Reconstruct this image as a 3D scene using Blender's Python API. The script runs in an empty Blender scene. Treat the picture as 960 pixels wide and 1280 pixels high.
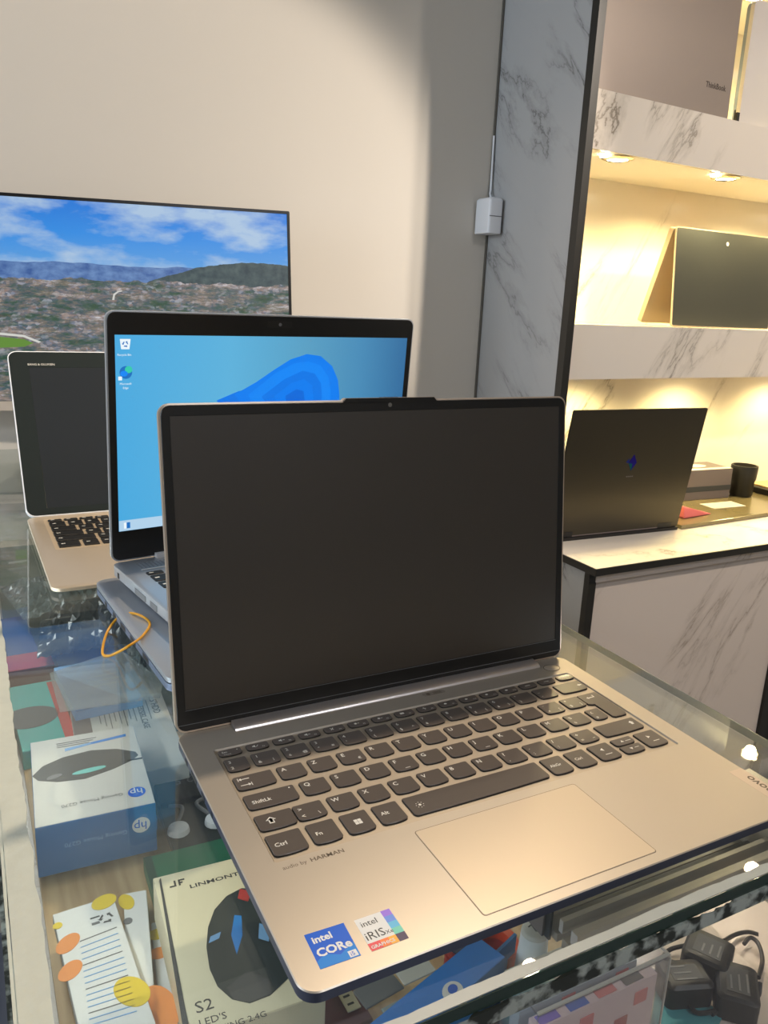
import bpy, math, random
from mathutils import Vector, Matrix
random.seed(7)
PI = math.pi
SC = bpy.context.scene
COL = SC.collection

# ------------------------------------------------------------------ camera
CAM_F = 994.15                       # focal length in pixels of the 960x1280 frame
CAM_C = Vector((-0.09681101956, -0.23037797615, 0.27667411974))
CAM_R = Matrix(((0.8873971093645288, 0.08029479073487253, -0.4539593779979898), (-0.4589523850527726, 0.24671093485624027, -0.8535200190251729), (0.04346353121699073, 0.9657569369169465, 0.25578205615513117)))
cam = bpy.data.cameras.new('camera')
cam.sensor_fit = 'VERTICAL'
cam.sensor_height = 36.0
cam.lens = CAM_F / 1280.0 * 36.0
cam.clip_start = 0.01
camo = bpy.data.objects.new('camera', cam)
COL.objects.link(camo)
camo.matrix_world = Matrix.Translation(CAM_C) @ CAM_R.to_4x4()
SC.camera = camo

# ------------------------------------------------------------------ world, light, exposure
world = bpy.data.worlds.new('world')
SC.world = world
world.use_nodes = True
world.node_tree.nodes['Background'].inputs[0].default_value = (0.6, 0.58, 0.55, 1)
world.node_tree.nodes['Background'].inputs[1].default_value = 0.3
SC.view_settings.view_transform = 'Standard'
SC.view_settings.look = 'None'
SC.view_settings.gamma = 1
SC.view_settings.exposure = 0.75
WARM = (1.0, 0.80, 0.58)
YEL = (1.0, 0.80, 0.34)
COOL = (0.72, 0.85, 1.0)


def area(name, loc, target, size, power, color, shape='DISK', size_y=None, spread=PI):
    l = bpy.data.lights.new(name, 'AREA')
    l.shape = shape
    l.size = size
    if size_y:
        l.size_y = size_y
    l.energy = power
    l.color = color
    l.spread = spread
    o = bpy.data.objects.new(name, l)
    COL.objects.link(o)
    o.location = loc
    o.rotation_euler = (Vector(target) - Vector(loc)).to_track_quat('-Z', 'Y').to_euler()
    return o


def spot(name, loc, target, angle, power, color, blend=0.3, radius=0.02):
    l = bpy.data.lights.new(name, 'SPOT')
    l.spot_size = angle
    l.spot_blend = blend
    l.energy = power
    l.color = color
    l.shadow_soft_size = radius
    o = bpy.data.objects.new(name, l)
    COL.objects.link(o)
    o.location = loc
    o.rotation_euler = (Vector(target) - Vector(loc)).to_track_quat('-Z', 'Y').to_euler()
    return o


# room lights: the warm key over the cabinet side, one over the counter, added fills, cool daylight from the shopfront on the left
spot('downlight_warm_key', (1.75, -0.55, 1.46), (0.15, 1.3, 0.2), math.radians(28), 125, (1.0, 0.87, 0.73), 0.25, 0.05)
spot('shelves_fill', (1.9, -0.5, 1.46), (1.6, 1.0, -0.15), math.radians(78), 62, (1.0, 0.88, 0.76), 0.7, 0.05)  # added warm fill that evens out the shelf fronts
spot('downlight_over_counter', (0.62, 0.70, 1.46), (0.25, 0.35, 0), math.radians(80), 43, (1.0, 0.82, 0.62), 0.6, 0.03)
area('rear_fill', (0.6, -1.6, 1.47), (0.6, -1.6, 0), 0.9, 13, (0.90, 0.93, 1.0))  # added fill from behind the camera, no panel seen there
area('shopfront_daylight', (-2.3, 0.5, 0.75), (0.9, 0.9, 0.4), 1.6, 24, COOL, 'RECTANGLE', 1.3)
# added slim fills to brighten the case goods, under the long sides of the glass
area('case_fill_left', (-0.084, 0.42, -0.012), (0.10, 0.42, -0.16), 0.9, 0.45, (0.92, 0.97, 1.0), 'RECTANGLE', 0.008)
area('case_fill_right', (0.345, 0.55, -0.012), (0.10, 0.50, -0.16), 0.9, 0.35, (0.95, 0.97, 1.0), 'RECTANGLE', 0.008)

# ------------------------------------------------------------------ picture pixel -> point on a horizontal plane
def ray(u, v):
    return CAM_R @ Vector(((u - 480) / CAM_F, -(v - 640) / CAM_F, -1.0))


def at(u, v, z):
    d = ray(u, v)
    return CAM_C + d * ((z - CAM_C.z) / d.z)


# ------------------------------------------------------------------ materials
def srgb(r, g, b):
    def c(x):
        x /= 255.0
        return x / 12.92 if x <= 0.04045 else ((x + 0.055) / 1.055) ** 2.4
    return (c(r), c(g), c(b), 1.0)


def mat(name, color, rough=0.5, metal=0.0, noise=0.0, nscale=60.0, bump=0.0, bscale=300.0, emit=0.0, coat=0.0, spec=0.5, alpha=1.0):
    m = bpy.data.materials.new(name)
    m.use_nodes = True
    nt = m.node_tree
    b = nt.nodes['Principled BSDF']
    b.inputs['Base Color'].default_value = color
    b.inputs['Roughness'].default_value = rough
    b.inputs['Metallic'].default_value = metal
    b.inputs['Coat Weight'].default_value = coat
    b.inputs['Specular IOR Level'].default_value = spec
    b.inputs['Alpha'].default_value = alpha
    tc = nt.nodes.new('ShaderNodeTexCoord')
    if noise > 0:
        n = nt.nodes.new('ShaderNodeTexNoise')
        n.inputs['Scale'].default_value = nscale
        n.inputs['Detail'].default_value = 4
        nt.links.new(tc.outputs['Object'], n.inputs['Vector'])
        mx = nt.nodes.new('ShaderNodeMix')
        mx.data_type = 'RGBA'
        mx.inputs[6].default_value = tuple(c * (1 - noise) for c in color[:3]) + (1,)
        mx.inputs[7].default_value = tuple(min(1, c * (1 + noise)) for c in color[:3]) + (1,)
        nt.links.new(n.outputs['Fac'], mx.inputs[0])
        nt.links.new(mx.outputs[2], b.inputs['Base Color'])
    if bump > 0:
        n2 = nt.nodes.new('ShaderNodeTexNoise')
        n2.inputs['Scale'].default_value = bscale
        nt.links.new(tc.outputs['Object'], n2.inputs['Vector'])
        bp = nt.nodes.new('ShaderNodeBump')
        bp.inputs['Strength'].default_value = bump
        bp.inputs['Distance'].default_value = 0.001
        nt.links.new(n2.outputs['Fac'], bp.inputs['Height'])
        nt.links.new(bp.outputs['Normal'], b.inputs['Normal'])
    if emit > 0:
        b.inputs['Emission Color'].default_value = color
        b.inputs['Emission Strength'].default_value = emit
    return m


def ramp(nt, pts):
    r = nt.nodes.new('ShaderNodeValToRGB')
    e = r.color_ramp.elements
    while len(e) > 1:
        e.remove(e[-1])
    e[0].position, e[0].color = pts[0]
    for p, c in pts[1:]:
        k = e.new(p)
        k.color = c
    return r


def marble(name, base, vein, scale=1.0, rot=(0.3, 0.7, 0.5), rough=0.18):
    m = bpy.data.materials.new(name)
    m.use_nodes = True
    nt = m.node_tree
    L = nt.links.new
    b = nt.nodes['Principled BSDF']
    b.inputs['Roughness'].default_value = rough
    tc = nt.nodes.new('ShaderNodeTexCoord')
    mp = nt.nodes.new('ShaderNodeMapping')
    rt = nt.nodes.new('ShaderNodeMapping')
    rt.inputs['Rotation'].default_value = rot
    L(tc.outputs['Object'], rt.inputs['Vector'])
    mp.inputs['Scale'].default_value = (scale * 5.2, scale * 5.2, scale * 1.3)
    L(rt.outputs['Vector'], mp.inputs['Vector'])
    n1 = nt.nodes.new('ShaderNodeTexNoise')
    n1.inputs['Scale'].default_value = 1.25
    n1.inputs['Detail'].default_value = 7
    n1.inputs['Roughness'].default_value = 0.62
    n1.inputs['Distortion'].default_value = 0.35
    L(mp.outputs['Vector'], n1.inputs['Vector'])
    w = (1, 1, 1, 1)
    k = (0, 0, 0, 1)
    r1 = ramp(nt, [(0.0, k), (0.455, k), (0.492, (0.32, 0.32, 0.32, 1)), (0.501, (0.85, 0.85, 0.85, 1)), (0.509, (0.25, 0.25, 0.25, 1)), (0.55, k)])
    L(n1.outputs['Fac'], r1.inputs[0])
    n2 = nt.nodes.new('ShaderNodeTexNoise')
    n2.inputs['Scale'].default_value = 0.9
    n2.inputs['Detail'].default_value = 2
    L(mp.outputs['Vector'], n2.inputs['Vector'])
    r2 = ramp(nt, [(0.45, k), (0.60, w)])
    L(n2.outputs['Fac'], r2.inputs[0])
    mu = nt.nodes.new('ShaderNodeMath')
    mu.operation = 'MULTIPLY'
    L(r1.outputs[0], mu.inputs[0])
    L(r2.outputs[0], mu.inputs[1])
    mx = nt.nodes.new('ShaderNodeMix')
    mx.data_type = 'RGBA'
    mx.inputs[6].default_value = base
    mx.inputs[7].default_value = vein
    L(mu.outputs[0], mx.inputs[0])
    L(mx.outputs[2], b.inputs['Base Color'])
    return m


def wood(name, c1, c2, scale=40):
    m = bpy.data.materials.new(name)
    m.use_nodes = True
    nt = m.node_tree
    L = nt.links.new
    b = nt.nodes['Principled BSDF']
    b.inputs['Roughness'].default_value = 0.5
    tc = nt.nodes.new('ShaderNodeTexCoord')
    mp = nt.nodes.new('ShaderNodeMapping')
    mp.inputs['Scale'].default_value = (scale * 3, scale * 0.25, scale)
    L(tc.outputs['Object'], mp.inputs['Vector'])
    n = nt.nodes.new('ShaderNodeTexNoise')
    n.inputs['Scale'].default_value = 1
    n.inputs['Detail'].default_value = 5
    L(mp.outputs['Vector'], n.inputs['Vector'])
    r = ramp(nt, [(0.3, c1), (0.7, c2)])
    L(n.outputs['Fac'], r.inputs[0])
    L(r.outputs[0], b.inputs['Base Color'])
    return m


def glass(name, tint=(0.90, 0.95, 0.92, 1), dust=0.05, ior=1.5, rough=0.0, dustcol=(0.62, 0.66, 0.64, 1)):
    m = bpy.data.materials.new(name)
    m.use_nodes = True
    nt = m.node_tree
    L = nt.links.new
    nt.nodes.remove(nt.nodes['Principled BSDF'])
    out = nt.nodes['Material Output']
    tr = nt.nodes.new('ShaderNodeBsdfTransparent')
    tr.inputs[0].default_value = tint
    gl = nt.nodes.new('ShaderNodeBsdfGlossy')
    gl.inputs['Roughness'].default_value = rough
    gl.inputs['Color'].default_value = (1, 1, 1, 1)
    geo = nt.nodes.new('ShaderNodeNewGeometry')
    mr = nt.nodes.new('ShaderNodeMapRange')          # index of refraction seen from outside and from inside the sheet
    mr.inputs['To Min'].default_value = ior
    mr.inputs['To Max'].default_value = 1.0 / ior
    L(geo.outputs['Backfacing'], mr.inputs['Value'])
    fr = nt.nodes.new('ShaderNodeFresnel')
    L(mr.outputs['Result'], fr.inputs['IOR'])
    mx = nt.nodes.new('ShaderNodeMixShader')
    L(fr.outputs[0], mx.inputs[0])
    L(tr.outputs[0], mx.inputs[1])
    L(gl.outputs[0], mx.inputs[2])
    df = nt.nodes.new('ShaderNodeBsdfDiffuse')
    df.inputs[0].default_value = dustcol
    tc = nt.nodes.new('ShaderNodeTexCoord')
    n = nt.nodes.new('ShaderNodeTexNoise')
    n.inputs['Scale'].default_value = 14
    n.inputs['Detail'].default_value = 6
    L(tc.outputs['Object'], n.inputs['Vector'])
    mm = nt.nodes.new('ShaderNodeMath')
    mm.operation = 'MULTIPLY'
    mm.inputs[1].default_value = dust * 2
    L(n.outputs['Fac'], mm.inputs[0])
    m2 = nt.nodes.new('ShaderNodeMixShader')
    L(mm.outputs[0], m2.inputs[0])
    L(mx.outputs[0], m2.inputs[1])
    L(df.outputs[0], m2.inputs[2])
    L(m2.outputs[0], out.inputs['Surface'])
    return m


def speckle(name, c1, c2, scale=90):
    m = bpy.data.materials.new(name)
    m.use_nodes = True
    nt = m.node_tree
    b = nt.nodes['Principled BSDF']
    tc = nt.nodes.new('ShaderNodeTexCoord')
    n = nt.nodes.new('ShaderNodeTexNoise')
    n.inputs['Scale'].default_value = scale
    n.inputs['Detail'].default_value = 5
    nt.links.new(tc.outputs['Object'], n.inputs['Vector'])
    r = ramp(nt, [(0.45, c1), (0.56, c2)])
    nt.links.new(n.outputs['Fac'], r.inputs[0])
    nt.links.new(r.outputs[0], b.inputs['Base Color'])
    return m


M = {}
M['wall'] = mat('wall_paint', srgb(206, 200, 190), 0.75, noise=0.02, nscale=3)
M['ceiling'] = mat('ceiling_paint', srgb(200, 190, 175), 0.8)
M['floor'] = mat('floor_tile_grey', srgb(104, 106, 116), 0.35, noise=0.06, nscale=5)
M['marble'] = marble('marble_white', srgb(222, 214, 204), srgb(98, 86, 70), 1.0, (0.1, -0.55, 0.0))
M['marble_shaded'] = marble('marble_shaded', srgb(172, 172, 172), srgb(96, 96, 94), 1.1, (0.75, 0.0, 0.0))  # greyer marble copy: shade of the left-facing sides put into the colour
M['marble_low'] = marble('marble_counter', srgb(208, 196, 186), srgb(120, 104, 90), 1.0, (0.0, -0.6, 0.0))
M['black_trim'] = mat('black_trim', srgb(34, 33, 30), 0.35)
M['plastic_white'] = mat('white_plastic', srgb(226, 228, 232), 0.4)
M['chrome'] = mat('chrome_ring', srgb(230, 215, 180), 0.15, 1.0)
M['lamp'] = mat('lamp_disc', (1.0, 0.86, 0.55, 1), 0.5, emit=30)
M['glass'] = glass('counter_glass', (0.87, 0.90, 0.88, 1), 0.05, 1.42, 0.012)
M['glass_side'] = glass('side_glass', (0.97, 0.97, 0.96, 1), 0.010, 1.35)
M['glass_edge'] = mat('glass_edge', srgb(40, 58, 50), 0.15)
M['seal'] = mat('sealant_white', srgb(196, 197, 182), 0.6, noise=0.08, nscale=90, bump=0.6, bscale=200)
M['frost'] = mat('frosted_strip', srgb(156, 161, 157), 0.35, noise=0.10, nscale=70)
M['grime'] = speckle('dirty_glue', srgb(44, 48, 42), srgb(170, 176, 168))
M['alu'] = mat('aluminium_rail', srgb(222, 210, 196), 0.35, 0.6, noise=0.1, nscale=60)
M['alu_dark'] = mat('aluminium_dark', srgb(150, 140, 126), 0.4, 0.5, noise=0.15, nscale=60)
M['wood'] = wood('pale_wood', srgb(176, 142, 100), srgb(216, 186, 142))
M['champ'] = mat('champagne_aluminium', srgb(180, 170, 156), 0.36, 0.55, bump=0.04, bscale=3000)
M['champ_side_reflect'] = mat('champagne_side_reflection', srgb(74, 78, 98), 0.35, 0.6)  # dark bluish reflection on the base sides put into the colour
M['hinge'] = mat('hinge_silver', srgb(200, 192, 188), 0.28, 0.8)
M['lid_rim'] = mat('lid_rim_champagne', srgb(196, 178, 160), 0.35, 0.5)
M['key'] = mat('key_brown_grey', srgb(86, 77, 70), 0.28, coat=0.1)
M['key_side'] = mat('keyboard_tray_champagne', srgb(176, 163, 145), 0.4, 0.5)
M['legend'] = mat('key_legend', srgb(220, 216, 206), 0.5)
M['bezel'] = mat('bezel_black', srgb(17, 16, 15), 0.30)
M['screen_off'] = mat('screen_matte_off', srgb(44, 36, 27), 0.36, spec=0.9)
M['glossy_black'] = mat('glossy_black_glass', srgb(14, 16, 17), 0.06)
M['glossy_grey'] = mat('glossy_screen_off', srgb(38, 42, 46), 0.08)
M['black'] = mat('black_plastic', srgb(20, 20, 21), 0.45)
M['rubber'] = mat('black_rubber', srgb(30, 30, 30), 0.55)
M['silver'] = mat('laptop_silver', srgb(178, 182, 188), 0.34, 0.6)
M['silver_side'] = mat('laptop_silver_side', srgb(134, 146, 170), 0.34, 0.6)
M['gold'] = mat('laptop_gold', srgb(206, 188, 164), 0.36, 0.5)
M['ink'] = mat('grey_ink', srgb(96, 84, 70), 0.6)
M['dkink'] = mat('dark_ink', srgb(40, 40, 44), 0.6)
M['white'] = mat('white_print', srgb(224, 224, 222), 0.5)
M['paper'] = mat('white_card', srgb(200, 197, 190), 0.55)
M['cream'] = mat('cream_card', srgb(222, 212, 182), 0.55)
M['core_blue'] = mat('sticker_blue', srgb(0, 92, 205), 0.3)
M['core_blue2'] = mat('sticker_blue_light', srgb(0, 128, 214), 0.3)
M['hpblue'] = mat('carton_blue', srgb(8, 104, 168), 0.4)
M['hpblue2'] = mat('carton_bright_blue', srgb(10, 122, 214), 0.4)
M['teal'] = mat('carton_teal', srgb(36, 160, 150), 0.45)
M['green'] = mat('carton_green', srgb(14, 110, 76), 0.4, noise=0.3, nscale=30)
M['orange'] = mat('orange_plastic', srgb(226, 74, 20), 0.4)
M['red'] = mat('red_print', srgb(176, 36, 30), 0.5)
M['maroon'] = mat('maroon_card', srgb(92, 22, 22), 0.5)
M['yellow'] = mat('yellow_print', srgb(226, 196, 30), 0.5)
M['amber'] = mat('amber_print', srgb(230, 140, 60), 0.5)
M['band'] = mat('rubber_band', srgb(226, 160, 20), 0.45)
M['purple'] = mat('purple_print', srgb(130, 100, 220), 0.4)
M['mint'] = mat('mint_print', srgb(110, 200, 190), 0.4)
M['pink'] = mat('pink_cloth', srgb(232, 120, 118), 0.8)
M['grey'] = mat('mid_grey', srgb(110, 110, 112), 0.5)
M['grey_box'] = mat('grey_box', srgb(112, 102, 100), 0.5)
M['dkgrey'] = mat('dark_grey', srgb(58, 60, 62), 0.5)
M['skyblue'] = mat('pale_blue_print', srgb(120, 170, 220), 0.5)
M['cable'] = mat('black_cable', srgb(30, 28, 26), 0.45)
M['lid_grey'] = mat('storm_grey_lid', srgb(152, 141, 134), 0.38, 0.5)
M['lid_dark'] = mat('dark_bronze_lid', srgb(66, 61, 50), 0.34, 0.5)
M['plastic_clear'] = glass('clear_plastic', (0.97, 0.97, 0.97, 1), 0.07, 1.4, 0.05, (0.9, 0.88, 0.88, 1))
M['film'] = glass('plastic_film', (0.80, 0.84, 0.86, 1), 0.16, 1.5, 0.08)


# ------------------------------------------------------------------ mesh builder
class MB:
    def __init__(s):
        s.v = []
        s.f = []

    def add(s, vs, fs):
        n = len(s.v)
        s.v += [tuple(v) for v in vs]
        s.f += [tuple(i + n for i in f) for f in fs]
        return s

    def box(s, x0, y0, z0, x1, y1, z1):
        return s.add([(x0, y0, z0), (x1, y0, z0), (x1, y1, z0), (x0, y1, z0), (x0, y0, z1), (x1, y0, z1), (x1, y1, z1), (x0, y1, z1)],
                     [(0, 3, 2, 1), (4, 5, 6, 7), (0, 1, 5, 4), (1, 2, 6, 5), (2, 3, 7, 6), (3, 0, 4, 7)])

    def loft(s, rings, cap0=True, cap1=True):
        n = len(rings[0])
        vs = [p for r in rings for p in r]
        fs = []
        for k in range(len(rings) - 1):
            for i in range(n):
                j = (i + 1) % n
                fs.append((k * n + i, k * n + j, (k + 1) * n + j, (k + 1) * n + i))
        if cap0:
            fs.append(tuple(reversed(range(n))))
        if cap1:
            fs.append(tuple((len(rings) - 1) * n + i for i in range(n)))
        return s.add(vs, fs)

    def prism(s, poly, z0, z1, ch=0.0):
        if ch <= 0:
            return s.loft([[(x, y, z0) for x, y in poly], [(x, y, z1) for x, y in poly]])
        cx = sum(p[0] for p in poly) / len(poly)
        cy = sum(p[1] for p in poly) / len(poly)
        ins = []
        for x, y in poly:
            dx, dy = cx - x, cy - y
            ins.append((x + math.copysign(min(ch, abs(dx)), dx), y + math.copysign(min(ch, abs(dy)), dy)))
        return s.loft([[(x, y, z0) for x, y in poly], [(x, y, z1 - ch) for x, y in poly], [(x, y, z1) for x, y in ins]])

    def cyl(s, c, r, z0, z1, n=24, r1=None):
        r1 = r if r1 is None else r1
        return s.loft([[(c[0] + q * math.cos(2 * PI * i / n), c[1] + q * math.sin(2 * PI * i / n), z) for i in range(n)] for q, z in ((r, z0), (r1, z1))])

    def lathe(s, c, prof, n=32):
        return s.loft([[(c[0] + r * math.cos(2 * PI * i / n), c[1] + r * math.sin(2 * PI * i / n), c[2] + z) for i in range(n)] for r, z in prof])

    def tube(s, pts, r, n=8, closed=False):
        P = [Vector(p) for p in pts]
        rings = []
        up = Vector((0, 0, 1))
        m = len(P)
        for i in range(m):
            a = P[(i - 1) % m] if closed or i > 0 else P[0]
            b = P[(i + 1) % m] if closed or i < m - 1 else P[-1]
            t = (b - a).normalized()
            u = t.cross(up)
            if u.length < 1e-4:
                u = Vector((1, 0, 0))
            u.normalize()
            w = u.cross(t)
            rings.append([tuple(P[i] + u * r * math.cos(2 * PI * k / n) + w * r * math.sin(2 * PI * k / n)) for k in range(n)])
        if closed:
            rings.append(rings[0])
            return s.loft(rings, False, False)
        return s.loft(rings)

    def build(s, name, material, parent=None, mx=None, smooth=False, bevel=0.0):
        me = bpy.data.meshes.new(name)
        me.from_pydata(s.v, [], s.f)
        me.validate()
        mats = material if isinstance(material, (list, tuple)) else [material]
        for m in mats:
            me.materials.append(m)
        if smooth:
            for p in me.polygons:
                p.use_smooth = True
            me.set_sharp_from_angle(angle=math.radians(40))
        o = bpy.data.objects.new(name, me)
        COL.objects.link(o)
        if parent:
            o.parent = parent
        if mx is not None:
            o.matrix_local = mx
        if bevel > 0:
            b = o.modifiers.new('bevel', 'BEVEL')
            b.width = bevel
            b.segments = 2
            b.limit_method = 'ANGLE'
        return o


def spline(ctrl, n=8, closed=False):
    P = [Vector(p) for p in ctrl]
    out = []
    m = len(P)
    rng = range(m) if closed else range(m - 1)
    for i in rng:
        p0 = P[(i - 1) % m] if closed or i > 0 else P[0]
        p1, p2 = P[i], P[(i + 1) % m]
        p3 = P[(i + 2) % m] if closed or i + 2 < m else P[-1]
        for k in range(n):
            t = k / n
            out.append(0.5 * ((2 * p1) + (p2 - p0) * t + (2 * p0 - 5 * p1 + 4 * p2 - p3) * t * t + (3 * p1 - p0 - 3 * p2 + p3) * t ** 3))
    if not closed:
        out.append(P[-1])
    return out


def rr(x0, y0, x1, y1, r, z=None, n=5):
    pts = []
    for cx, cy, a in ((x1 - r, y1 - r, 0), (x0 + r, y1 - r, 90), (x0 + r, y0 + r, 180), (x1 - r, y0 + r, 270)):
        for i in range(n + 1):
            t = math.radians(a + 90 * i / n)
            pts.append((cx + r * math.cos(t), cy + r * math.sin(t)))
    return pts if z is None else [(x, y, z) for x, y in pts]


def ell(cx, cy, a, b, rot=0, n=28):
    c, s = math.cos(rot), math.sin(rot)
    return [(cx + a * math.cos(t) * c - b * math.sin(t) * s, cy + a * math.cos(t) * s + b * math.sin(t) * c) for t in [2 * PI * i / n for i in range(n)]]


def text(s, size, material, parent, mx, name='lettering', align='LEFT', bold=0.0, sx=1.0, th=0.00004):
    cu = bpy.data.curves.new('txt', 'FONT')
    cu.body = s
    cu.size = size
    cu.align_x = align
    cu.align_y = 'BOTTOM_BASELINE'
    cu.extrude = th
    cu.offset = bold * size
    cu.resolution_u = 2
    to = bpy.data.objects.new('txt', cu)
    me = bpy.data.meshes.new_from_object(to)
    bpy.data.objects.remove(to)
    bpy.data.curves.remove(cu)
    me.materials.clear()
    me.materials.append(material)
    o = bpy.data.objects.new(name, me)
    COL.objects.link(o)
    o.parent = parent
    o.matrix_local = mx @ Matrix.Diagonal((sx, 1, 1, 1))
    return o


def T(x, y, z, rz=0.0):
    return Matrix.Translation((x, y, z)) @ Matrix.Rotation(rz, 4, 'Z')


def empty(name, label, cat, loc=(0, 0, 0), rz=0.0, group=None):
    o = bpy.data.objects.new(name, None)
    o.empty_display_size = 0.02
    COL.objects.link(o)
    o.matrix_world = T(loc[0], loc[1], loc[2], rz)
    return tag(o, label, cat, group)


def tag(o, label, cat, group=None):
    o['label'] = label
    o['category'] = cat
    if group:
        o['group'] = group
    return o


def struct(o, label=None):
    o['kind'] = 'structure'
    if label:
        o['label'] = label
    return o

# ================================================================== ROOM
def wallbox(name, b, m):
    return struct(MB().box(*b).build(name, m))


wallbox('wall_back', (-2.5, 1.30, -1.0, 3.2, 1.42, 1.5), M['wall'])
wallbox('wall_left', (-2.62, -3.0, -1.0, -2.5, 1.42, 1.5), M['wall'])
wallbox('wall_right', (3.2, -3.0, -1.0, 3.3, 1.42, 1.5), M['wall'])
wallbox('wall_front', (-2.5, -3.12, -1.0, 3.2, -3.0, 1.5), M['wall'])
wallbox('ceiling', (-2.5, -3.0, 1.5, 3.2, 1.30, 1.6), M['ceiling'])
wallbox('floor', (-2.5, -3.0, -1.1, 3.2, 1.30, -1.0), M['floor'])
struct(MB().box(0.9375, 1.2955, -1.0, 0.9418, 1.2998, 1.5).build('trim_1', mat('wall_joint_grey', srgb(96, 92, 84), 0.7)))  # thin dark strip along the joint of pillar and wall

# ================================================================== MARBLE WALL UNIT
unit = empty('shelving_unit', 'white marbled wall shelving with lit niches and a black edge trim', 'shelf', (0.942, 1.02, -0.2))
O = Vector((0.942, 1.02, -0.2))


def uw(mb, name, m, parent=None, yaw=0.0, pivot=None):
    """world-coordinate mesh turned about a pivot, parented to the unit"""
    if yaw:
        p = Vector(pivot)
        R = Matrix.Rotation(yaw, 3, 'Z')
        mb.v = [tuple(R @ (Vector(v) - p) + p) for v in mb.v]
    mb.v = [tuple(Vector(v) - O) for v in mb.v]
    return mb.build(name, m, parent or unit)


NY = math.radians(3.0)
PV = (0.942, 1.02, 0)
uw(MB().box(0.942, 1.022, -0.2, 0.957, 1.30, 1.5), 'side_panel', M['marble_shaded'])
uw(MB().box(0.9405, 1.003, -0.2, 0.9575, 1.022, 1.5), 'edge_trim', M['black_trim'])
uw(MB().box(0.957, 1.283, -0.2, 3.2, 1.30, 1.5), 'back_panel', M['marble'])
for i, (z0, z1) in enumerate(((0.567, 0.668), (0.1425, 0.25), (0.93, 1.02))):
    uw(MB().box(0.957, 1.013, z0, 3.15, 1.023, z1), 'fascia', M['marble'], None, NY, PV)
    pl = [(0.958, 1.0245), (3.14, 1.1385), (3.14, 1.282), (0.958, 1.282)]
    uw(MB().prism(pl, z1 - 0.012, z1 - 0.001), 'shelf_board', M['marble'])
    uw(MB().prism(pl, z0, z0 + 0.010), 'soffit', M['wall'])
uw(MB().box(0.945, 0.82, 1.28, 3.2, 1.282, 1.5), 'crown', M['marble'])

SPOTS = [(0.567, 1.066, 1.053), (0.567, 1.390, 1.070), (0.567, 1.69, 1.085), (0.567, 2.02, 1.10),
         (0.1425, 1.20, 1.16), (0.1425, 1.56, 1.16), (0.1425, 1.92, 1.16), (0.1425, 2.28, 1.16),
         (0.93, 1.10, 1.10), (0.93, 1.44, 1.10), (0.93, 1.80, 1.055),
         (1.28, 1.00, 0.974), (1.28, 1.81, 0.99), (1.28, 2.5, 0.96)]
LBL = {0.567: ['small round downlight in the upper niche soffit, nearest the black trim', 'small round downlight in the upper niche soffit, second from the black trim'],
       }
for i, (z, x, y) in enumerate(SPOTS):
    vis = z == 0.567 and i < 2
    lab = LBL[z][i] if vis else {0.567: 'round downlight in the upper niche soffit right of the photograph', 0.1425: 'round downlight under the lower marbled shelf',
                                 0.93: 'round downlight above the grey upright laptop', 1.28: 'round downlight in the crown of the wall unit'}[z]
    if vis:
        t = empty('downlight', lab, 'downlight', (x, y, z))
        MB().lathe((0, 0, 0), [(0.021, -0.0002), (0.030, -0.0002), (0.031, -0.003), (0.022, -0.006), (0.0205, -0.0005)], 28).build('ring', M['chrome'], t, smooth=True)
        MB().cyl((0, 0), 0.0200, -0.004, -0.001, 28).build('lamp_disc', M['lamp'], t)
    else:
        f_ = MB().lathe((0, 0, 0), [(0.021, -0.0002), (0.030, -0.0002), (0.031, -0.003), (0.022, -0.006), (0.0205, -0.0005)], 28).build('recessed_lamp', M['chrome'], unit, T(x - 0.942, y - 1.02, z + 0.2), smooth=True)
        MB().cyl((0, 0), 0.0200, -0.004, -0.001, 28).build('lamp_disc', M['lamp'], f_)
    pw = {0.567: 6.5, 0.1425: 3.2, 0.93: 4.5, 1.28: 4.0}[z]
    if z < 1.2:
        spot('niche_lamp', (x, y, z - 0.012), (x, y + 0.06, z - 1), math.radians(150), pw, YEL, 0.6, 0.015)
    else:
        spot('crown_lamp', (x, y, z - 0.012), (x, y - 0.1, z - 1), math.radians(120), pw, WARM, 0.6, 0.02)
    if vis:   # the small second glint beside each lamp, put in as a glowing disc
        MB().cyl((-0.040, -0.006), 0.0085, -0.004, -0.0005, 18).build('glint_disc', M['lamp'], t)

# lower counter of the wall unit
ct = empty('side_counter', 'marble side counter base with black corner post under the shelving', 'counter', (0.942, 0.852, -1.0))
O = Vector((0.942, 0.852, -1.0))


wt = empty('worktop', 'white marble worktop with a thin black edge band on the side counter', 'worktop', (0.942, 0.852, -1.0))


def cw(mb, name, m, bevel=0, par=None):
    mb.v = [tuple(Vector(v) - O) for v in mb.v]
    return mb.build(name, m, par or ct, bevel=bevel)


cw(MB().box(0.945, 0.855, -0.2135, 3.19, 1.282, -0.2), 'slab', M['marble'], 0, wt)
cw(MB().box(0.942, 0.852, -0.2145, 3.19, 0.855, -0.2003), 'front_edge_band', M['black_trim'], 0, wt)
cw(MB().box(0.942, 0.855, -0.2145, 0.945, 1.003, -0.2003), 'side_edge_band', M['black_trim'], 0, wt)
cw(MB().box(0.962, 0.868, -0.2345, 3.19, 0.882, -0.2147), 'upper_rail', M['marble_low'])
cw(MB().box(0.965, 0.884, -0.985, 1.556, 0.900, -0.2147), 'front_panel', M['marble_low'])
cw(MB().box(0.9455, 0.884, -0.985, 0.952, 1.282, -0.2147), 'side_panel', M['marble_shaded'])
cw(MB().box(0.9450, 0.870, -1.0, 0.9640, 0.884, -0.2147), 'corner_post', M['black_trim'])
cw(MB().box(1.556, 0.876, -1.0, 1.585, 0.900, -0.2147), 'corner_post', M['black_trim'])
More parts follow.
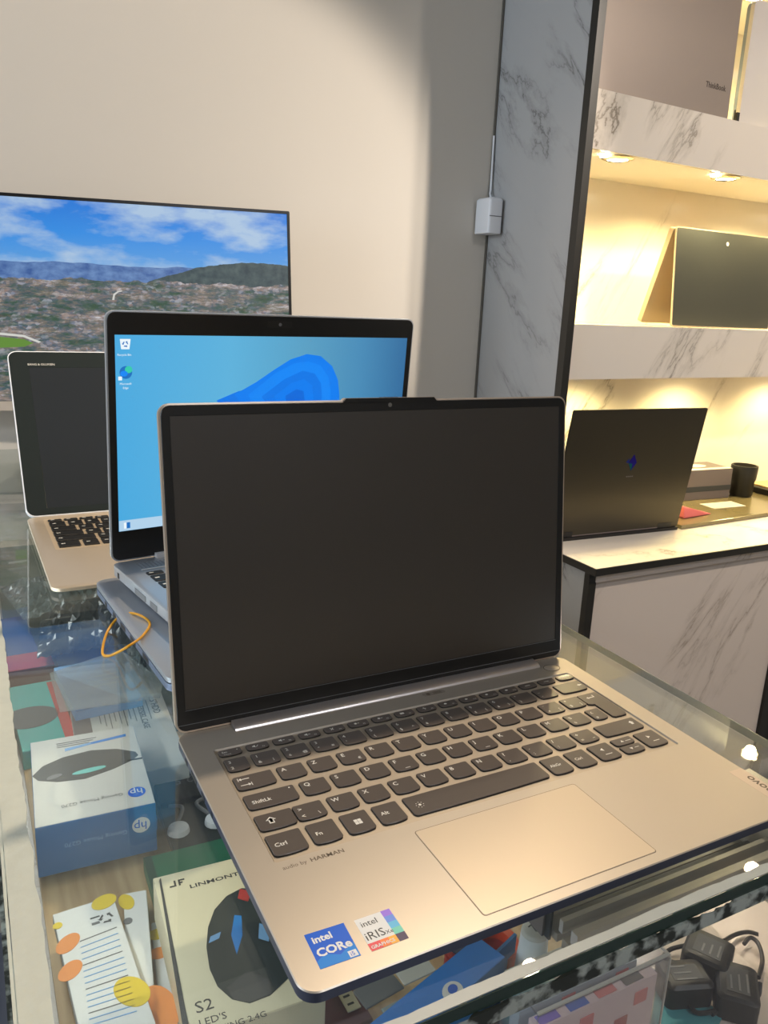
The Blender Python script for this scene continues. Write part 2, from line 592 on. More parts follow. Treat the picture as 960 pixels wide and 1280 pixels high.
cw(MB().box(1.585, 1.10, -1.0, 2.2, 1.11, -0.2145), 'inner_back_panel', M['black_trim'])
cw(MB().box(2.2, 0.884, -1.0, 3.19, 0.900, -0.2147), 'front_panel', M['marble_low'])

# white wall adaptor at the corner of pillar and wall
ad = empty('adaptor_box', 'small white plastic adaptor box fixed where pillar meets wall', 'adaptor', (0.9205, 1.268, 0.425))
MB().prism(rr(-0.018, -0.028, 0.0165, 0.027, 0.006), 0, 0.072, 0.004).build('housing', M['plastic_white'], ad, smooth=True, bevel=0.0015)
MB().box(-0.0175, -0.0290, 0.034, 0.0160, -0.0280, 0.0355).build('seam', M['grey'], ad)
MB().tube(spline([(0.010, 0.010, 0.072), (0.010, 0.016, 0.084), (0.0155, 0.023, 0.10), (0.0165, 0.0265, 0.2)], 6), 0.0022).build('cable', M['plastic_white'], ad, smooth=True)

# ================================================================== GLASS DISPLAY COUNTER
GZ = 0.003
X0, X1, Y0, Y1 = -0.0975, 0.3625, -0.0190, 1.26
FZ = -0.160
case = empty('display_counter', 'glass topped display counter full of boxed computer accessories', 'counter', (0, 0, -1.0))
O = Vector((0, 0, -1.0))


def gw(mb, name, m, bevel=0, smooth=False):
    mb.v = [tuple(Vector(v) - O) for v in mb.v]
    return mb.build(name, m, case, bevel=bevel, smooth=smooth)


gw(MB().box(X0, Y0, GZ - 0.006, X1, Y1, GZ), 'glass_top', M['glass'])
gw(MB().box(X0, Y0 - 0.0006, GZ - 0.0066, X1, Y0 - 0.0001, GZ - 0.0002), 'glass_edge', M['glass_edge'])
gw(MB().box(X1 + 0.0001, Y0, GZ - 0.0062, X1 + 0.0006, Y1, GZ - 0.0002), 'glass_edge', mat('glass_edge_right', srgb(90, 100, 96), 0.15))
# frosted bonding strip along the near edge (ragged inner side)
random.seed(3)


def ragged(axis, a0, a1, b_out, b_in, jag, z0, z1, n=90):
    out, inn = [], []
    w = 0.0
    for i in range(n + 1):
        t = a0 + (a1 - a0) * i / n
        w = 0.7 * w + random.uniform(-jag, jag)
        out.append((t, b_out))
        inn.append((t, b_in + w))
    poly = out + inn[::-1]
    if axis == 'y':
        poly = [(b, a) for a, b in poly]
    mb = MB()
    N = n + 1
    vs = []
    for z in (z0, z1):
        for t, b in out:
            vs.append((t, b, z) if axis == 'x' else (b, t, z))
        for t, b in inn:
            vs.append((t, b, z) if axis == 'x' else (b, t, z))
    fs = []
    for i in range(n):
        fs += [(i, i + 1, N + i + 1, N + i), (2 * N + i, 3 * N + i, 3 * N + i + 1, 2 * N + i + 1),
               (i, 2 * N + i, 2 * N + i + 1, i + 1), (N + i, N + i + 1, 3 * N + i + 1, 3 * N + i)]
    fs += [(0, N, 3 * N, 2 * N), (n, 2 * N + n, 3 * N + n, N + n)]
    return mb.add(vs, fs)


gw(ragged('x', X0 + 0.012, X1, -0.0190, -0.0140, 0.0004, GZ + 0.0001, GZ + 0.0006), 'bonding_strip', M['frost'])
gw(ragged('x', 0.0, 0.24, -0.0160, -0.0125, 0.0016, GZ - 0.0100, GZ - 0.0088, 120), 'glue_residue', M['grime'])
gw(ragged('x', -0.02, X1, -0.0208, -0.0192, 0.0008, GZ - 0.0150, GZ - 0.0070, 160), 'glue_residue', M['grime'])
gw(ragged('y', Y0 - 0.004, 0.9, -0.0985, -0.0866, 0.0007, GZ + 0.0002, GZ + 0.0030, 160), 'sealant_strip', M['seal'])
gw(ragged('y', Y0 - 0.006, 0.9, -0.1002, -0.0986, 0.0003, GZ - 0.004, GZ + 0.0022, 120), 'sealant_bead', M['seal'])
gw(ragged('y', Y0 - 0.006, 0.9, -0.1022, -0.1004, 0.0004, GZ - 0.030, GZ - 0.002, 120), 'side_frame', M['grime'])
# panes, posts, floor and plinth
gw(MB().box(X0 + 0.008, -0.0190, FZ, X1 - 0.006, -0.0150, GZ - 0.0105), 'front_pane', M['glass_side'])
gw(MB().box(X1 - 0.005, -0.0145, FZ, X1 - 0.0005, Y1, GZ - 0.0065), 'side_pane', M['glass_side'])
gw(MB().box(X0, -0.0145, FZ, X0 + 0.004, Y1, GZ - 0.0065), 'side_pane', mat('painted_side', srgb(96, 100, 110), 0.5))
gw(MB().box(X0, -0.03, FZ - 0.02, X1 + 0.06, Y1, FZ - 0.0005), 'case_floor', M['marble_low'])
gw(MB().box(X0 + 0.01, -0.01, -0.98, X1 + 0.02, Y1 - 0.02, FZ - 0.0205), 'plinth', mat('plinth_laminate', srgb(150, 146, 140), 0.5))
gw(MB().box(X0 + 0.02, 0.103, FZ, 0.255, 0.5, FZ + 0.006), 'wooden_board', M['wood'])
gw(MB().box(X0 + 0.02, 0.501, FZ, X1 - 0.02, 1.2, FZ + 0.006), 'rear_board', mat('board_dark', srgb(86, 98, 92), 0.6))
# aluminium sliding track near the front right
for (y0, y1, z0, z1, m) in ((0.0265, 0.0315, -0.052, -0.044, 'alu'), (0.0320, 0.0375, -0.060, -0.054, 'alu_dark'), (0.0380, 0.0410, -0.052, -0.044, 'alu'),
                            (0.0415, 0.0530, -0.060, -0.055, 'alu_dark'), (0.0535, 0.0560, -0.052, -0.044, 'alu_dark'), (0.0565, 0.075, -0.064, -0.058, 'alu_dark')):
    gw(MB().box(0.1674, y0, z0, 0.335, y1, z1), 'track_rail', M[m])
gw(MB().box(0.1640, 0.050, -0.062, 0.1655, 0.068, -0.042), 'track_post', M['grey_box'])
gw(MB().box(0.1656, 0.046, -0.062, 0.1672, 0.068, -0.042), 'track_post', M['black_trim'])
gw(MB().box(0.3355, 0.0265, -0.085, 0.3565, 0.075, -0.020), 'track_end_block', M['alu'])

# ================================================================== GOODS IN THE CASE
def carton(name, label, px, ztop, h, m, mtop=None, cat='box', bevel=0.0006, group=None):
    """px: picture corners back-left, back-right, front-right, front-left of the top face"""
    BL_, BR_, FR_, FL_ = [at(u, v, ztop) for u, v in px]
    ex = ((BR_ - BL_) + (FR_ - FL_)) / 2
    ey = ((BL_ - FL_) + (BR_ - FR_)) / 2
    w, d = ex.length, ey.length
    fl = FZ + 0.0063 if ztop < -0.09 and min(P_.y for P_ in (FR_, FL_)) > 0.09 else FZ + 0.0004
    h = min(h, ztop - fl)
    c = (BL_ + BR_ + FR_ + FL_) / 4
    a = (math.atan2(ex.y, ex.x) + math.atan2(-ey.x, ey.y)) / 2
    t = empty(name, label, cat, (c.x, c.y, ztop - h), a, group)
    MB().box(-w / 2, -d / 2, 0, w / 2, d / 2, h).build('body', m, t, bevel=bevel)
    if mtop:
        MB().box(-w / 2 + 0.0004, -d / 2 + 0.0004, h, w / 2 - 0.0004, d / 2 - 0.0004, h + 0.0003).build('top_face', mtop, t)
    return t, w, d, h


def flat(t, poly, z, m, name='print', th=0.0002):
    return MB().prism(poly, z, z + th).build(name, m, t)


def rect(x0, y0, x1, y1):
    return [(x0, y0), (x1, y0), (x1, y1), (x0, y1)]


def front_mx(x, d, z, flip=False):
    """matrix of a print on the front (-y) face"""
    m = Matrix.Translation((x, -d / 2 - 0.0003, z)) @ Matrix.Rotation(PI / 2, 4, 'X')
    return m @ Matrix.Rotation(PI, 4, 'Z') if flip else m


# white and blue mouse carton
t, w, d, h = carton('mouse_box', 'white and blue mouse carton with dark oval mouse picture, left in the case', [(32, 925), (165, 912), (197, 1000), (50, 1038)], -0.10, 0.042, M['hpblue'], M['paper'])
z = h + 0.0003
pts = [(-0.044, 0.0), (-0.036, 0.012), (-0.02, 0.020), (0.002, 0.023), (0.022, 0.018), (0.036, 0.008), (0.0375, 0.002), (0.032, -0.004), (0.015, -0.012), (-0.006, -0.018), (-0.026, -0.015), (-0.040, -0.008)]
mo = MB().prism([(x + 0.002, y + 0.008) for x, y in pts], z, z + 0.0002).build('mouse_picture', M['dkgrey'], t)
flat(mo, ell(0.0, 0.001, 0.013, 0.003, 0.1), z + 0.0002, M['mint'], 'logo_light')
flat(mo, ell(-0.026, 0.001, 0.006, 0.003, 0.3), z + 0.0002, M['grey'], 'side_button')
MB().tube([(0.030, 0.0045, z + 0.0004), (0.042, 0.0040, z + 0.0004)], 0.0006).build('cable_picture', M['black'], t)
flat(t, [(0.005, 0.041), (0.034, 0.044), (0.034, 0.048), (0.005, 0.044)], z, M['core_blue2'], 'blue_stripe')
flat(t, [(-0.016, 0.037), (0.005, 0.041), (0.005, 0.044), (-0.016, 0.041)], z, M['skyblue'], 'pale_stripe')
for k in range(3):
    flat(t, rect(-0.022, 0.0445 + k * 0.0030, 0.004 + k * 0.003, 0.0455 + k * 0.0030), z, M['grey'], 'print_line')
lg = MB().prism(ell(0.031, -0.042, 0.0066, 0.0066), z, z + 0.0002).build('round_logo', M['core_blue'], t)
text('hp', 0.010, M['white'], lg, T(0.0358, -0.0385, z + 0.0003, PI))
text('Gaming Mouse G270', 0.0052, M['grey'], t, T(0.021, -0.0395, z + 0.0003, PI))
lg = MB().prism(ell(0, 0, 0.0066, 0.0066), 0, 0.0002).build('round_logo', M['white'], t, front_mx(0.031, d, 0.026))
text('hp', 0.010, M['core_blue'], lg, T(0.0045, 0.0025, 0.0003, PI))
text('Gaming Mouse G270', 0.0052, M['skyblue'], t, front_mx(0.021, d, 0.0245, True))
t, w, d, h = carton('flat_box', 'bright blue flat carton under the white and blue mouse carton', [(34, 945), (172, 932), (197, 1019), (54, 1056)], -0.1425, 0.026, M['hpblue2'])

# HDD enclosure carton
t, w, d, h = carton('enclosure_box', 'pale grey drive enclosure carton with sideways lettering behind the mouse carton', [(86, 885), (205, 864), (232, 955), (105, 980)], -0.125, 0.038, M['paper'], M['paper'])
z = h + 0.0004
text('2.5"HDD', 0.0095, M['dkgrey'], t, T(w / 2 - 0.014, d / 2 - 0.006, z, -PI / 2), bold=0.01)
text('EXTERNAL CASE', 0.0080, M['dkgrey'], t, T(w / 2 - 0.027, d / 2 - 0.008, z, -PI / 2))
for k in range(11):
    flat(t, rect(-0.02 + k * 0.0046, d / 2 - 0.045 - (k % 3) * 0.006, -0.0192 + k * 0.0046, d / 2 - 0.012), z, M['grey'], 'print_line')
flat(t, rect(-w / 2, -d / 2, -w / 2 + 0.016, d / 2), z, M['grey_box'], 'grey_end_panel')

# teal carton with dark oval
t, w, d, h = carton('teal_box', 'teal carton with a dark grey oval picture at the left edge of the case', [(14, 860), (74, 848), (92, 925), (22, 943)], -0.135, 0.033, M['teal'], M['teal'])
flat(t, ell(-0.010, -0.006, 0.026, 0.022), h + 0.0004, M['dkgrey'], 'mouse_picture')
flat(t, rect(w / 2 - 0.010, -d / 2 + 0.004, w / 2, d / 2 - 0.004), h + 0.0004, M['red'], 'red_stripe')

# pale blue packet in film, dark blue packet, red tube, black bags
t, w, d, h = carton('blister_pack', 'pale blue packet in clear film behind the drive enclosure carton', [(72, 836), (148, 818), (172, 872), (90, 892)], -0.115, 0.012, M['skyblue'], M['skyblue'])
flat(t, [(-w / 2, -d / 2), (w / 2 * 0.6, -d / 2), (-w / 2, d / 2 * 0.7)], h + 0.0004, M['hpblue'], 'blue_triangle')
for k in range(3):
    flat(t, rect(-0.005, 0.012 - k * 0.011, 0.028, 0.0128 - k * 0.011), h + 0.0004, M['white'], 'print_line')
lg = flat(t, ell(-0.012, d / 2 - 0.008, 0.006, 0.003), h + 0.0004, M['hpblue'], 'logo')
film = tag(None or MB().prism([(p.x, p.y) for p in (at(62, 842, -0.10), at(150, 812, -0.10), at(204, 852, -0.10), at(200, 872, -0.10), at(75, 890, -0.10))], -0.1005, -0.0995).build('film_bag', M['film']),
           'crinkled clear film sheet lying over the pale blue packet', 'plastic bag')
t, w, d, h = carton('blue_box', 'deep blue carton behind the pale blue packet', [(66, 806), (150, 792), (160, 826), (74, 846)], -0.125, 0.03, M['hpblue'])
t, w, d, h = carton('red_tube_box', 'narrow red and brown carton left of the deep blue carton', [(0, 822), (62, 812), (68, 830), (4, 842)], -0.125, 0.03, M['maroon'], M['red'])
t, w, d, h = carton('navy_box', 'navy and violet carton at the left rim behind the red carton', [(0, 775), (34, 768), (44, 815), (4, 822)], -0.125, 0.03, mat('navy_card', srgb(30, 50, 110), 0.5))


def crumple(name, label, px, z, amp, m, n=26, seed=1, cat='plastic bag'):
    random.seed(seed)
    A, B, C_, D_ = [at(u, v, z) for u, v in px]
    mb = MB()
    vs, fs = [], []
    waves = [(random.uniform(3, 14), random.uniform(3, 14), random.uniform(0, 6)) for _ in range(7)]
    for j in range(n + 1):
        for i in range(n + 1):
            s, q = i / n, j / n
            p = (D_ * (1 - s) + C_ * s) * (1 - q) + (A * (1 - s) + B * s) * q
            hgt = sum(math.sin(a * s * 3 + b * q * 3 + c) for a, b, c in waves) / 5
            edge = min(s, 1 - s, q, 1 - q) * 6
            vs.append((p.x, p.y, z + amp * (abs(hgt) * min(1, edge) + random.uniform(-0.08, 0.08))))
    for j in range(n):
        for i in range(n):
            k = j * (n + 1) + i
            fs.append((k, k + 1, k + n + 2, k + n + 1))
    o = mb.add(vs, fs).build(name, m)
    sm = o.modifiers.new('solid', 'SOLIDIFY')
    sm.thickness = 0.0004
    return tag(o, label, cat)


M['bagblack'] = mat('black_polythene', srgb(28, 34, 34), 0.16)
M['baggrey'] = mat('smoky_polythene', srgb(78, 88, 86), 0.18)
crumple('plastic_bag', 'crumpled glossy black plastic bag behind the deep blue carton', [(52, 764), (170, 742), (190, 800), (46, 822)], -0.105, 0.020, M['bagblack'], seed=5)
crumple('plastic_bag', 'smoky grey crumpled plastic bag beneath the gold laptop', [(0, 735), (120, 700), (150, 745), (30, 775)], -0.105, 0.018, M['baggrey'], seed=9)
crumple('plastic_bag', 'grey crumpled plastic bag under the closed silver laptop', [(150, 770), (205, 800), (225, 862), (165, 842)], -0.108, 0.014, M['baggrey'], seed=12)

# dark drive box and bagged cables with white plugs
t, w, d, h = carton('drive_box', 'black drive carton with faint 2.5 lettering beside the laptop corner', [(186, 962), (235, 952), (252, 993), (200, 1006)], -0.14, 0.03, M['black'], M['black'])
text('2.5', 0.014, M['grey'], t, T(0.016, 0.004, h + 0.0005, PI))
t, w, d, h = carton('cable_pouch', 'dark pouch of cables with two white plug tips right of the mouse carton', [(200, 1006), (262, 992), (285, 1044), (215, 1066)], -0.145, 0.025, mat('pouch_dark', srgb(38, 46, 44), 0.4, noise=0.5, nscale=60))
for x in (-0.014, 0.016):
    MB().lathe((x, -0.012, h), [(0.003, 0), (0.009, 0.002), (0.008, 0.006), (0.002, 0.008)], 14).build('plug_tip', M['plastic_white'], t, smooth=True)
    MB().tube(spline([(x, -0.005, h + 0.003), (x * 0.4, 0.012, h + 0.006), (x, 0.024, h + 0.002)], 6), 0.0016).build('cable', M['grey'], t, smooth=True)

# green carton and the cream mouse carton on it
t, w, d, h = carton('green_box', 'dark green carton partly under the cream mouse carton', [(182, 1072), (285, 1046), (330, 1140), (205, 1180)], -0.142, 0.026, M['green'], M['green'])
flat(t, rect(-w / 2, -d / 2, -w / 2 + 0.006, d / 2), h + 0.0004, mat('green_edge', srgb(20, 70, 52), 0.4), 'edge_stripe')
t, w, d, h = carton('cream_mouse_box', 'cream carton picturing a black mouse, under the front left laptop corner', [(199, 1098), (330, 1062), (402, 1240), (232, 1306)], -0.108, 0.032, M['cream'], M['cream'])
z = h + 0.0004
B = lambda u, v: at(u, v, -0.108)
mw = t.matrix_world.inverted() if False else (T(t.location.x, t.location.y, t.location.z, t.rotation_euler.z)).inverted()


def loc(u, v, z=-0.108, inv=None):
    p = (inv or mw) @ at(u, v, z)
    return (p.x, p.y)


poly = [loc(*q) for q in [(302, 1111), (283, 1121), (268, 1138), (260, 1160), (258, 1185), (262, 1212), (272, 1234), (290, 1250), (312, 1255), (338, 1245), (362, 1222), (366, 1190), (350, 1150), (330, 1122), (315, 1112)]]
mp_ = flat(t, poly[::-1], z, mat('mouse_print_dark', srgb(28, 40, 40), 0.35), 'mouse_picture')
flat(mp_, [loc(*q) for q in [(300, 1112), (297, 1124), (310, 1128), (314, 1116)]], z + 0.0002, M['red'], 'red_light')
flat(mp_, [loc(*q) for q in [(293, 1145), (289, 1170), (296, 1194), (303, 1170), (302, 1146)]], z + 0.0002, M['core_blue2'], 'wheel_light')
flat(mp_, [loc(*q) for q in [(263, 1172), (261, 1180), (274, 1174), (276, 1166)]], z + 0.0002, M['skyblue'], 'side_light')
flat(mp_, [loc(*q) for q in [(324, 1155), (323, 1174), (336, 1178), (338, 1160)]], z + 0.0002, M['skyblue'], 'palm_light')
flat(mp_, [loc(*q) for q in [(284, 1236), (292, 1250), (312, 1254), (340, 1243), (336, 1226), (310, 1214)]], z + 0.0002, M['dkgrey'], 'palm_rest')
p = loc(237, 1110)
text('LINMONT', 0.0050, M['dkink'], t, T(p[0], p[1] - 0.001, z, 0.02), bold=0.015, sx=1.5)
p = loc(216, 1107)
for k, q in enumerate((rect(0, 0, 0.0015, 0.007), rect(-0.004, 0, 0, 0.0015), rect(0.0035, 0, 0.005, 0.007), rect(0.005, 0.0055, 0.009, 0.007), rect(0.005, 0.0025, 0.007, 0.004))):
    flat(t, [(x * 0.8 + p[0] + 0.001, y * 0.8 + p[1] - 0.002) for x, y in q], z, M['dkink'], 'emblem_stroke')
p = loc(245, 1268)
text('S2', 0.011, M['dkink'], t, T(p[0], p[1], z, 0.0))
text("LED'S", 0.0065, M['dkink'], t, T(p[0], p[1] - 0.009, z, 0.0))
text('GAMING 2.4G', 0.0055, M['dkink'], t, T(p[0] + 0.002, p[1] - 0.016, z, 0.0))
flat(t, [loc(*q) for q in [(199, 1101), (201, 1098), (240, 1306), (232, 1306)]], z, M['dkgrey'], 'dark_edge')

# white dotted leaflets
for i, (px, zt, lab) in enumerate(((([(72, 1150), (140, 1112), (200, 1300), (100, 1320)]), -0.128, 'nearest white leaflet pack with yellow and orange dots and a recycling mark'),
                                   (([(140, 1120), (164, 1118), (222, 1300), (180, 1306)]), -0.138, 'middle white leaflet pack with a yellow dot, tucked behind the front one'),
                                   (([(180, 1154), (218, 1150), (252, 1296), (215, 1306)]), -0.148, 'far white leaflet pack with orange and yellow dots beside the cream carton'))):
    t, w, d, h = carton('leaflet_pack', lab, px, zt, 0.008, M['white'], M['white'], 'leaflet', group=None)
    inv = T(t.location.x, t.location.y, t.location.z, t.rotation_euler.z).inverted()
    z = h + 0.0004

    def lq(u, v):
        return loc(u, v, zt, inv)

    def dot(u, v, a, b, m, rot=0.3):
        c = lq(u, v)
        flat(t, ell(c[0], c[1], a, b, rot), z, m, 'dot')
    if i == 0:
        dot(130, 1128, 0.0085, 0.0065, M['yellow'])
        dot(85, 1180, 0.006, 0.009, M['amber'], -0.8)
        dot(88, 1214, 0.006, 0.0085, M['amber'], -0.8)
        dot(165, 1240, 0.009, 0.013, M['yellow'], 0.4)
        dot(72, 1158, 0.003, 0.003, M['yellow'])
        for k in range(15):
            a = lq(100 + k * 0.9, 1178 + k * 7.5)
            b_ = lq(146 + k * 1.8, 1160 + k * 7.5)
            dx, dy = b_[0] - a[0], b_[1] - a[1]
            flat(t, [a, b_, (b_[0], b_[1] + 0.0006), (a[0], a[1] + 0.0006)], z, M['skyblue'] if k % 4 else M['grey'], 'print_line')
        c = lq(133, 1148)
        for k in range(3):
            an = k * 2 * PI / 3 + 0.4
            q = [(0.0045, -0.5), (0.0065, -0.5), (0.0065, 0.5), (0.0078, 0.5), (0.0052, 0.95), (0.0030, 0.5), (0.0045, 0.5)]
            flat(t, [(c[0] + r * 0.7 * math.cos(an + e), c[1] + r * 0.7 * math.sin(an + e)) for r, e in q], z, M['dkgrey'], 'recycling_arrow')
        c = lq(113, 1150)
        flat(t, rect(c[0], c[1], c[0] + 0.006, c[1] + 0.001), z, M['dkgrey'], 'print_line')
        flat(t, rect(c[0], c[1] - 0.006, c[0] + 0.005, c[1] - 0.004), z, M['grey'], 'print_line')
    elif i == 1:
        dot(158, 1128, 0.005, 0.008, M['yellow'])
        dot(160, 1152, 0.003, 0.003, M['grey'])
        dot(200, 1260, 0.010, 0.018, M['amber'], 0.3)
    else:
        dot(198, 1168, 0.0075, 0.005, M['yellow'], 0)
        dot(199, 1192, 0.0072, 0.005, M['amber'], 0)
        dot(212, 1262, 0.010, 0.006, M['yellow'], 0)

# front row: maroon box, price strip, blue carton, white and grey cards
t, w, d, h = carton('maroon_box', 'maroon carton beneath the laptop front left corner', [(320, 1262), (436, 1226), (470, 1275), (352, 1320)], -0.140, 0.036, M['maroon'], M['maroon'])
t, w, d, h = carton('price_strip', 'cream price strip with dark marks beside the maroon carton', [(422, 1240), (437, 1233), (452, 1258), (434, 1266)], -0.138, 0.001, M['cream'], None, 'label')
for k in range(4):
    flat(t, rect(-w / 2 + 0.002, -d / 2 + 0.004 + k * 0.006, w / 2 - 0.003, -d / 2 + 0.0055 + k * 0.006), 0.001, M['dkink'], 'print_line')
t, w, d, h = carton('blue_carton', 'long blue carton with white round emblem along the front pane', [(392, 1296), (618, 1190), (650, 1212), (446, 1322)], -0.112, 0.0412, M['hpblue'], M['hpblue2'])
inv = T(t.location.x, t.location.y, t.location.z, t.rotation_euler.z).inverted()
c = loc(566, 1240, -0.112, inv)
e_ = flat(t, ell(c[0], c[1], 0.0075, 0.0060, 0.3), h + 0.0004, M['white'], 'round_emblem')
flat(e_, ell(c[0] + 0.001, c[1] + 0.001, 0.0035, 0.0028, 0.3), h + 0.0007, M['core_blue'], 'emblem_centre')
t, w, d, h = carton('white_card', 'small white card tilted behind the long blue carton', [(492, 1212), (532, 1196), (546, 1212), (506, 1232)], -0.112, 0.0012, M['paper'], None, 'card')
t, w, d, h = carton('grey_card', 'grey folded paper left of the small white card', [(438, 1236), (488, 1216), (508, 1234), (458, 1260)], -0.115, 0.0012, M['grey'], None, 'paper')
t, w, d, h = carton('grey_emblem_card', 'grey card with a round mark lying on the long blue carton', [(476, 1260), (506, 1246), (522, 1266), (492, 1284)], -0.114, 0.0012, mat('grey_card2', srgb(130, 146, 142), 0.5), None, 'card')
flat(t, ell(0, 0, 0.005, 0.004), 0.0013, M['dkgrey'], 'round_mark')

# blue upright card, orange tape ring, red reel, white capped bottle, teal tub
P0 = at(626, 1214, -0.14)
bc = tag(MB().box(-0.016, -0.001, 0, 0.014, 0.001, 0.034).build('blue_card', M['hpblue'], None, T(P0.x, P0.y, FZ + 0.0063, 0.35)), 'upright blue card in front of the orange tape ring', 'card')
P1 = at(617, 1186, -0.140)
mb = MB()
tp = empty('tape_reel', 'orange plastic tape ring on the pale wooden board', 'tape', (P1.x, P1.y, FZ + 0.0063))
MB().lathe((0, 0, 0), [(0.0105, 0), (0.0165, 0), (0.0165, 0.020), (0.0105, 0.020), (0.0105, 0)], 30).build('ring', M['orange'], tp, smooth=True)
MB().lathe((0, 0, 0.001), [(0.002, 0), (0.0100, 0), (0.0100, 0.012), (0.002, 0.012)], 24).build('hub', M['red'], tp, smooth=True)
P2 = at(575, 1196, -0.145)
rd = empty('thread_reel', 'dark blue and red reel left of the orange tape ring', 'reel', (P2.x, P2.y, FZ + 0.0063))
MB().cyl((0, 0), 0.008, 0, 0.018, 20).build('core', mat('navy_plastic', srgb(20, 30, 70), 0.4), rd, smooth=True)
for k in range(3):
    MB().cyl((0, 0), 0.0105, 0.002 + k * 0.006, 0.005 + k * 0.006, 22).build('red_band', M['red'], rd, smooth=True)
P3 = at(668, 1168, -0.105)
bt = empty('capped_bottle', 'small white bottle with a round marked cap on the wooden board', 'bottle', (P3.x, P3.y, FZ + 0.0063))
MB().lathe((0, 0, 0), [(0.0125, 0), (0.0125, 0.014), (0.0105, 0.020), (0.0085, 0.050)], 28).build('body', M['plastic_white'], bt, smooth=True)
MB().lathe((0, 0, 0.050), [(0.0086, 0), (0.0082, 0.002), (0.0070, 0.003)], 28).build('cap', M['paper'], bt, smooth=True)
text('7', 0.009, M['dkgrey'], bt, T(-0.002, -0.003, 0.0533, 0.3), name='cap_mark')
P4 = at(668, 1262, -0.135)
tb = empty('teal_tub', 'translucent teal tub against the front pane below the wooden board', 'tub', (P4.x, P4.y, FZ + 0.0005))
MB().lathe((0, 0, 0), [(0.014, 0), (0.019, 0.010), (0.019, 0.032), (0.013, 0.042), (0.003, 0.044)], 28).build('body', mat('teal_plastic', srgb(96, 158, 150), 0.25), tb, smooth=True)
wc = at(648, 1205, -0.16)

# clear box of small printed goods
t = empty('clear_box', 'clear plastic box of pink and violet printed packets by the front pane', 'box', (0.199, 0.046, FZ + 0.001), 0.0)
W_, D_, H_ = 0.098, 0.032, 0.066
for nm, b in (('panel', (-W_ / 2, -D_ / 2, 0, W_ / 2, -D_ / 2 + 0.0012, H_)), ('panel', (-W_ / 2, D_ / 2 - 0.0012, 0, W_ / 2, D_ / 2, H_)), ('panel', (W_ / 2 - 0.0012, -D_ / 2 + 0.0013, 0, W_ / 2, D_ / 2 - 0.0013, H_)),
              ('panel', (-W_ / 2, -D_ / 2 + 0.0013, 0, -W_ / 2 + 0.0012, D_ / 2 - 0.0013, H_)), ('lid', (-W_ / 2, -D_ / 2, H_ + 0.0002, W_ / 2, D_ / 2, H_ + 0.0014))):
    MB().box(*b).build(nm, M['plastic_clear'], t)
for b in ((-W_ / 2, -D_ / 2, W_ / 2, -D_ / 2 + 0.0018), (-W_ / 2, D_ / 2 - 0.0018, W_ / 2, D_ / 2), (W_ / 2 - 0.0018, -D_ / 2 + 0.002, W_ / 2, D_ / 2 - 0.002)):
    MB().box(b[0], b[1], H_ + 0.0015, b[2], b[3], H_ + 0.0026).build('lid_rim', mat('rim_milky', srgb(196, 194, 186), 0.3), t)
MB().box(W_ / 2 - 0.0001, -D_ / 2 - 0.0004, 0, W_ / 2 + 0.0008, -D_ / 2 + 0.0008, H_).build('corner_edge', mat('rim_milky2', srgb(196, 194, 186), 0.3), t)
for (y, m, hh) in ((-0.012, 'lilac', 0.052), (0.004, 'greyblue', 0.048)):
    mm = M.setdefault(m, mat(m, srgb(240, 214, 216) if m == 'lilac' else srgb(170, 186, 196), 0.5))
    q = empty('packet', 'lilac printed packet standing in the clear box' if m == 'lilac' else 'grey blue packet behind the lilac one in the clear box', 'packet', (0.199, 0.050 + y, FZ + 0.0015), 0.0)
    MB().box(-0.045, -0.004, 0, 0.045, 0.004, hh).build('body', mm, q)
    for k in range(6):
        MB().box(-0.042 + k * 0.014, -0.0046, 0.008 + (k % 3) * 0.014, -0.032 + k * 0.014, -0.0041, 0.017 + (k % 3) * 0.014).build('print', [M['core_blue'], M['red'], M['pink']][k % 3], q)
    for k in range(4):
        MB().box(-0.042 + k * 0.021, -0.003, hh + 0.0001, -0.028 + k * 0.021, 0.003, hh + 0.0004).build('print', [M['purple'], M['core_blue'], M['pink'], M['dkgrey']][k], q)
tag(MB().prism([(p.x, p.y) for p in (at(822, 1224, FZ), at(905, 1268, FZ), at(890, 1300, FZ), at(812, 1290, FZ))][::-1], FZ + 0.0003, FZ + 0.0015).build('teal_card', mat('teal_sheet', srgb(70, 150, 160), 0.5)),
    'teal sheet on the case floor right of the clear box', 'card')


# power adaptors with their cables on the marble floor of the case
def charger(lab, u, v, wx, dy, hz, rot, cab):
    c = at(u, v, FZ + hz)
    t = empty('power_adaptor', lab, 'charger', (c.x, c.y, FZ + 0.0005), rot)
    MB().prism(rr(-wx / 2, -dy / 2, wx / 2, dy / 2, 0.004), 0, hz, 0.002).build('housing', M['cable'], t, smooth=True)
    MB().box(-wx / 2 + 0.006, -dy / 2 + 0.006, hz, wx / 2 - 0.006, dy / 2 - 0.006, hz + 0.0002).build('rating_label', M['dkgrey'], t)
    for k in range(3):
        MB().box(-wx / 2 + 0.008, -dy / 4 + k * 0.005, hz + 0.0002, wx / 2 - 0.010 - k * 0.002, -dy / 4 + k * 0.005 + 0.0012, hz + 0.0004).build('print_line', M['grey'], t)
    inv = T(c.x, c.y, FZ + 0.0005, rot).inverted()
    for pl in cab:
        pts = [inv @ Vector(tuple(at(a, b, FZ + zz))[:2] + (FZ + zz,)) for a, b, zz in pl]
        MB().tube(spline(pts, 8), 0.0015, 8).build('cable', M['cable'], t, smooth=True)
    return t


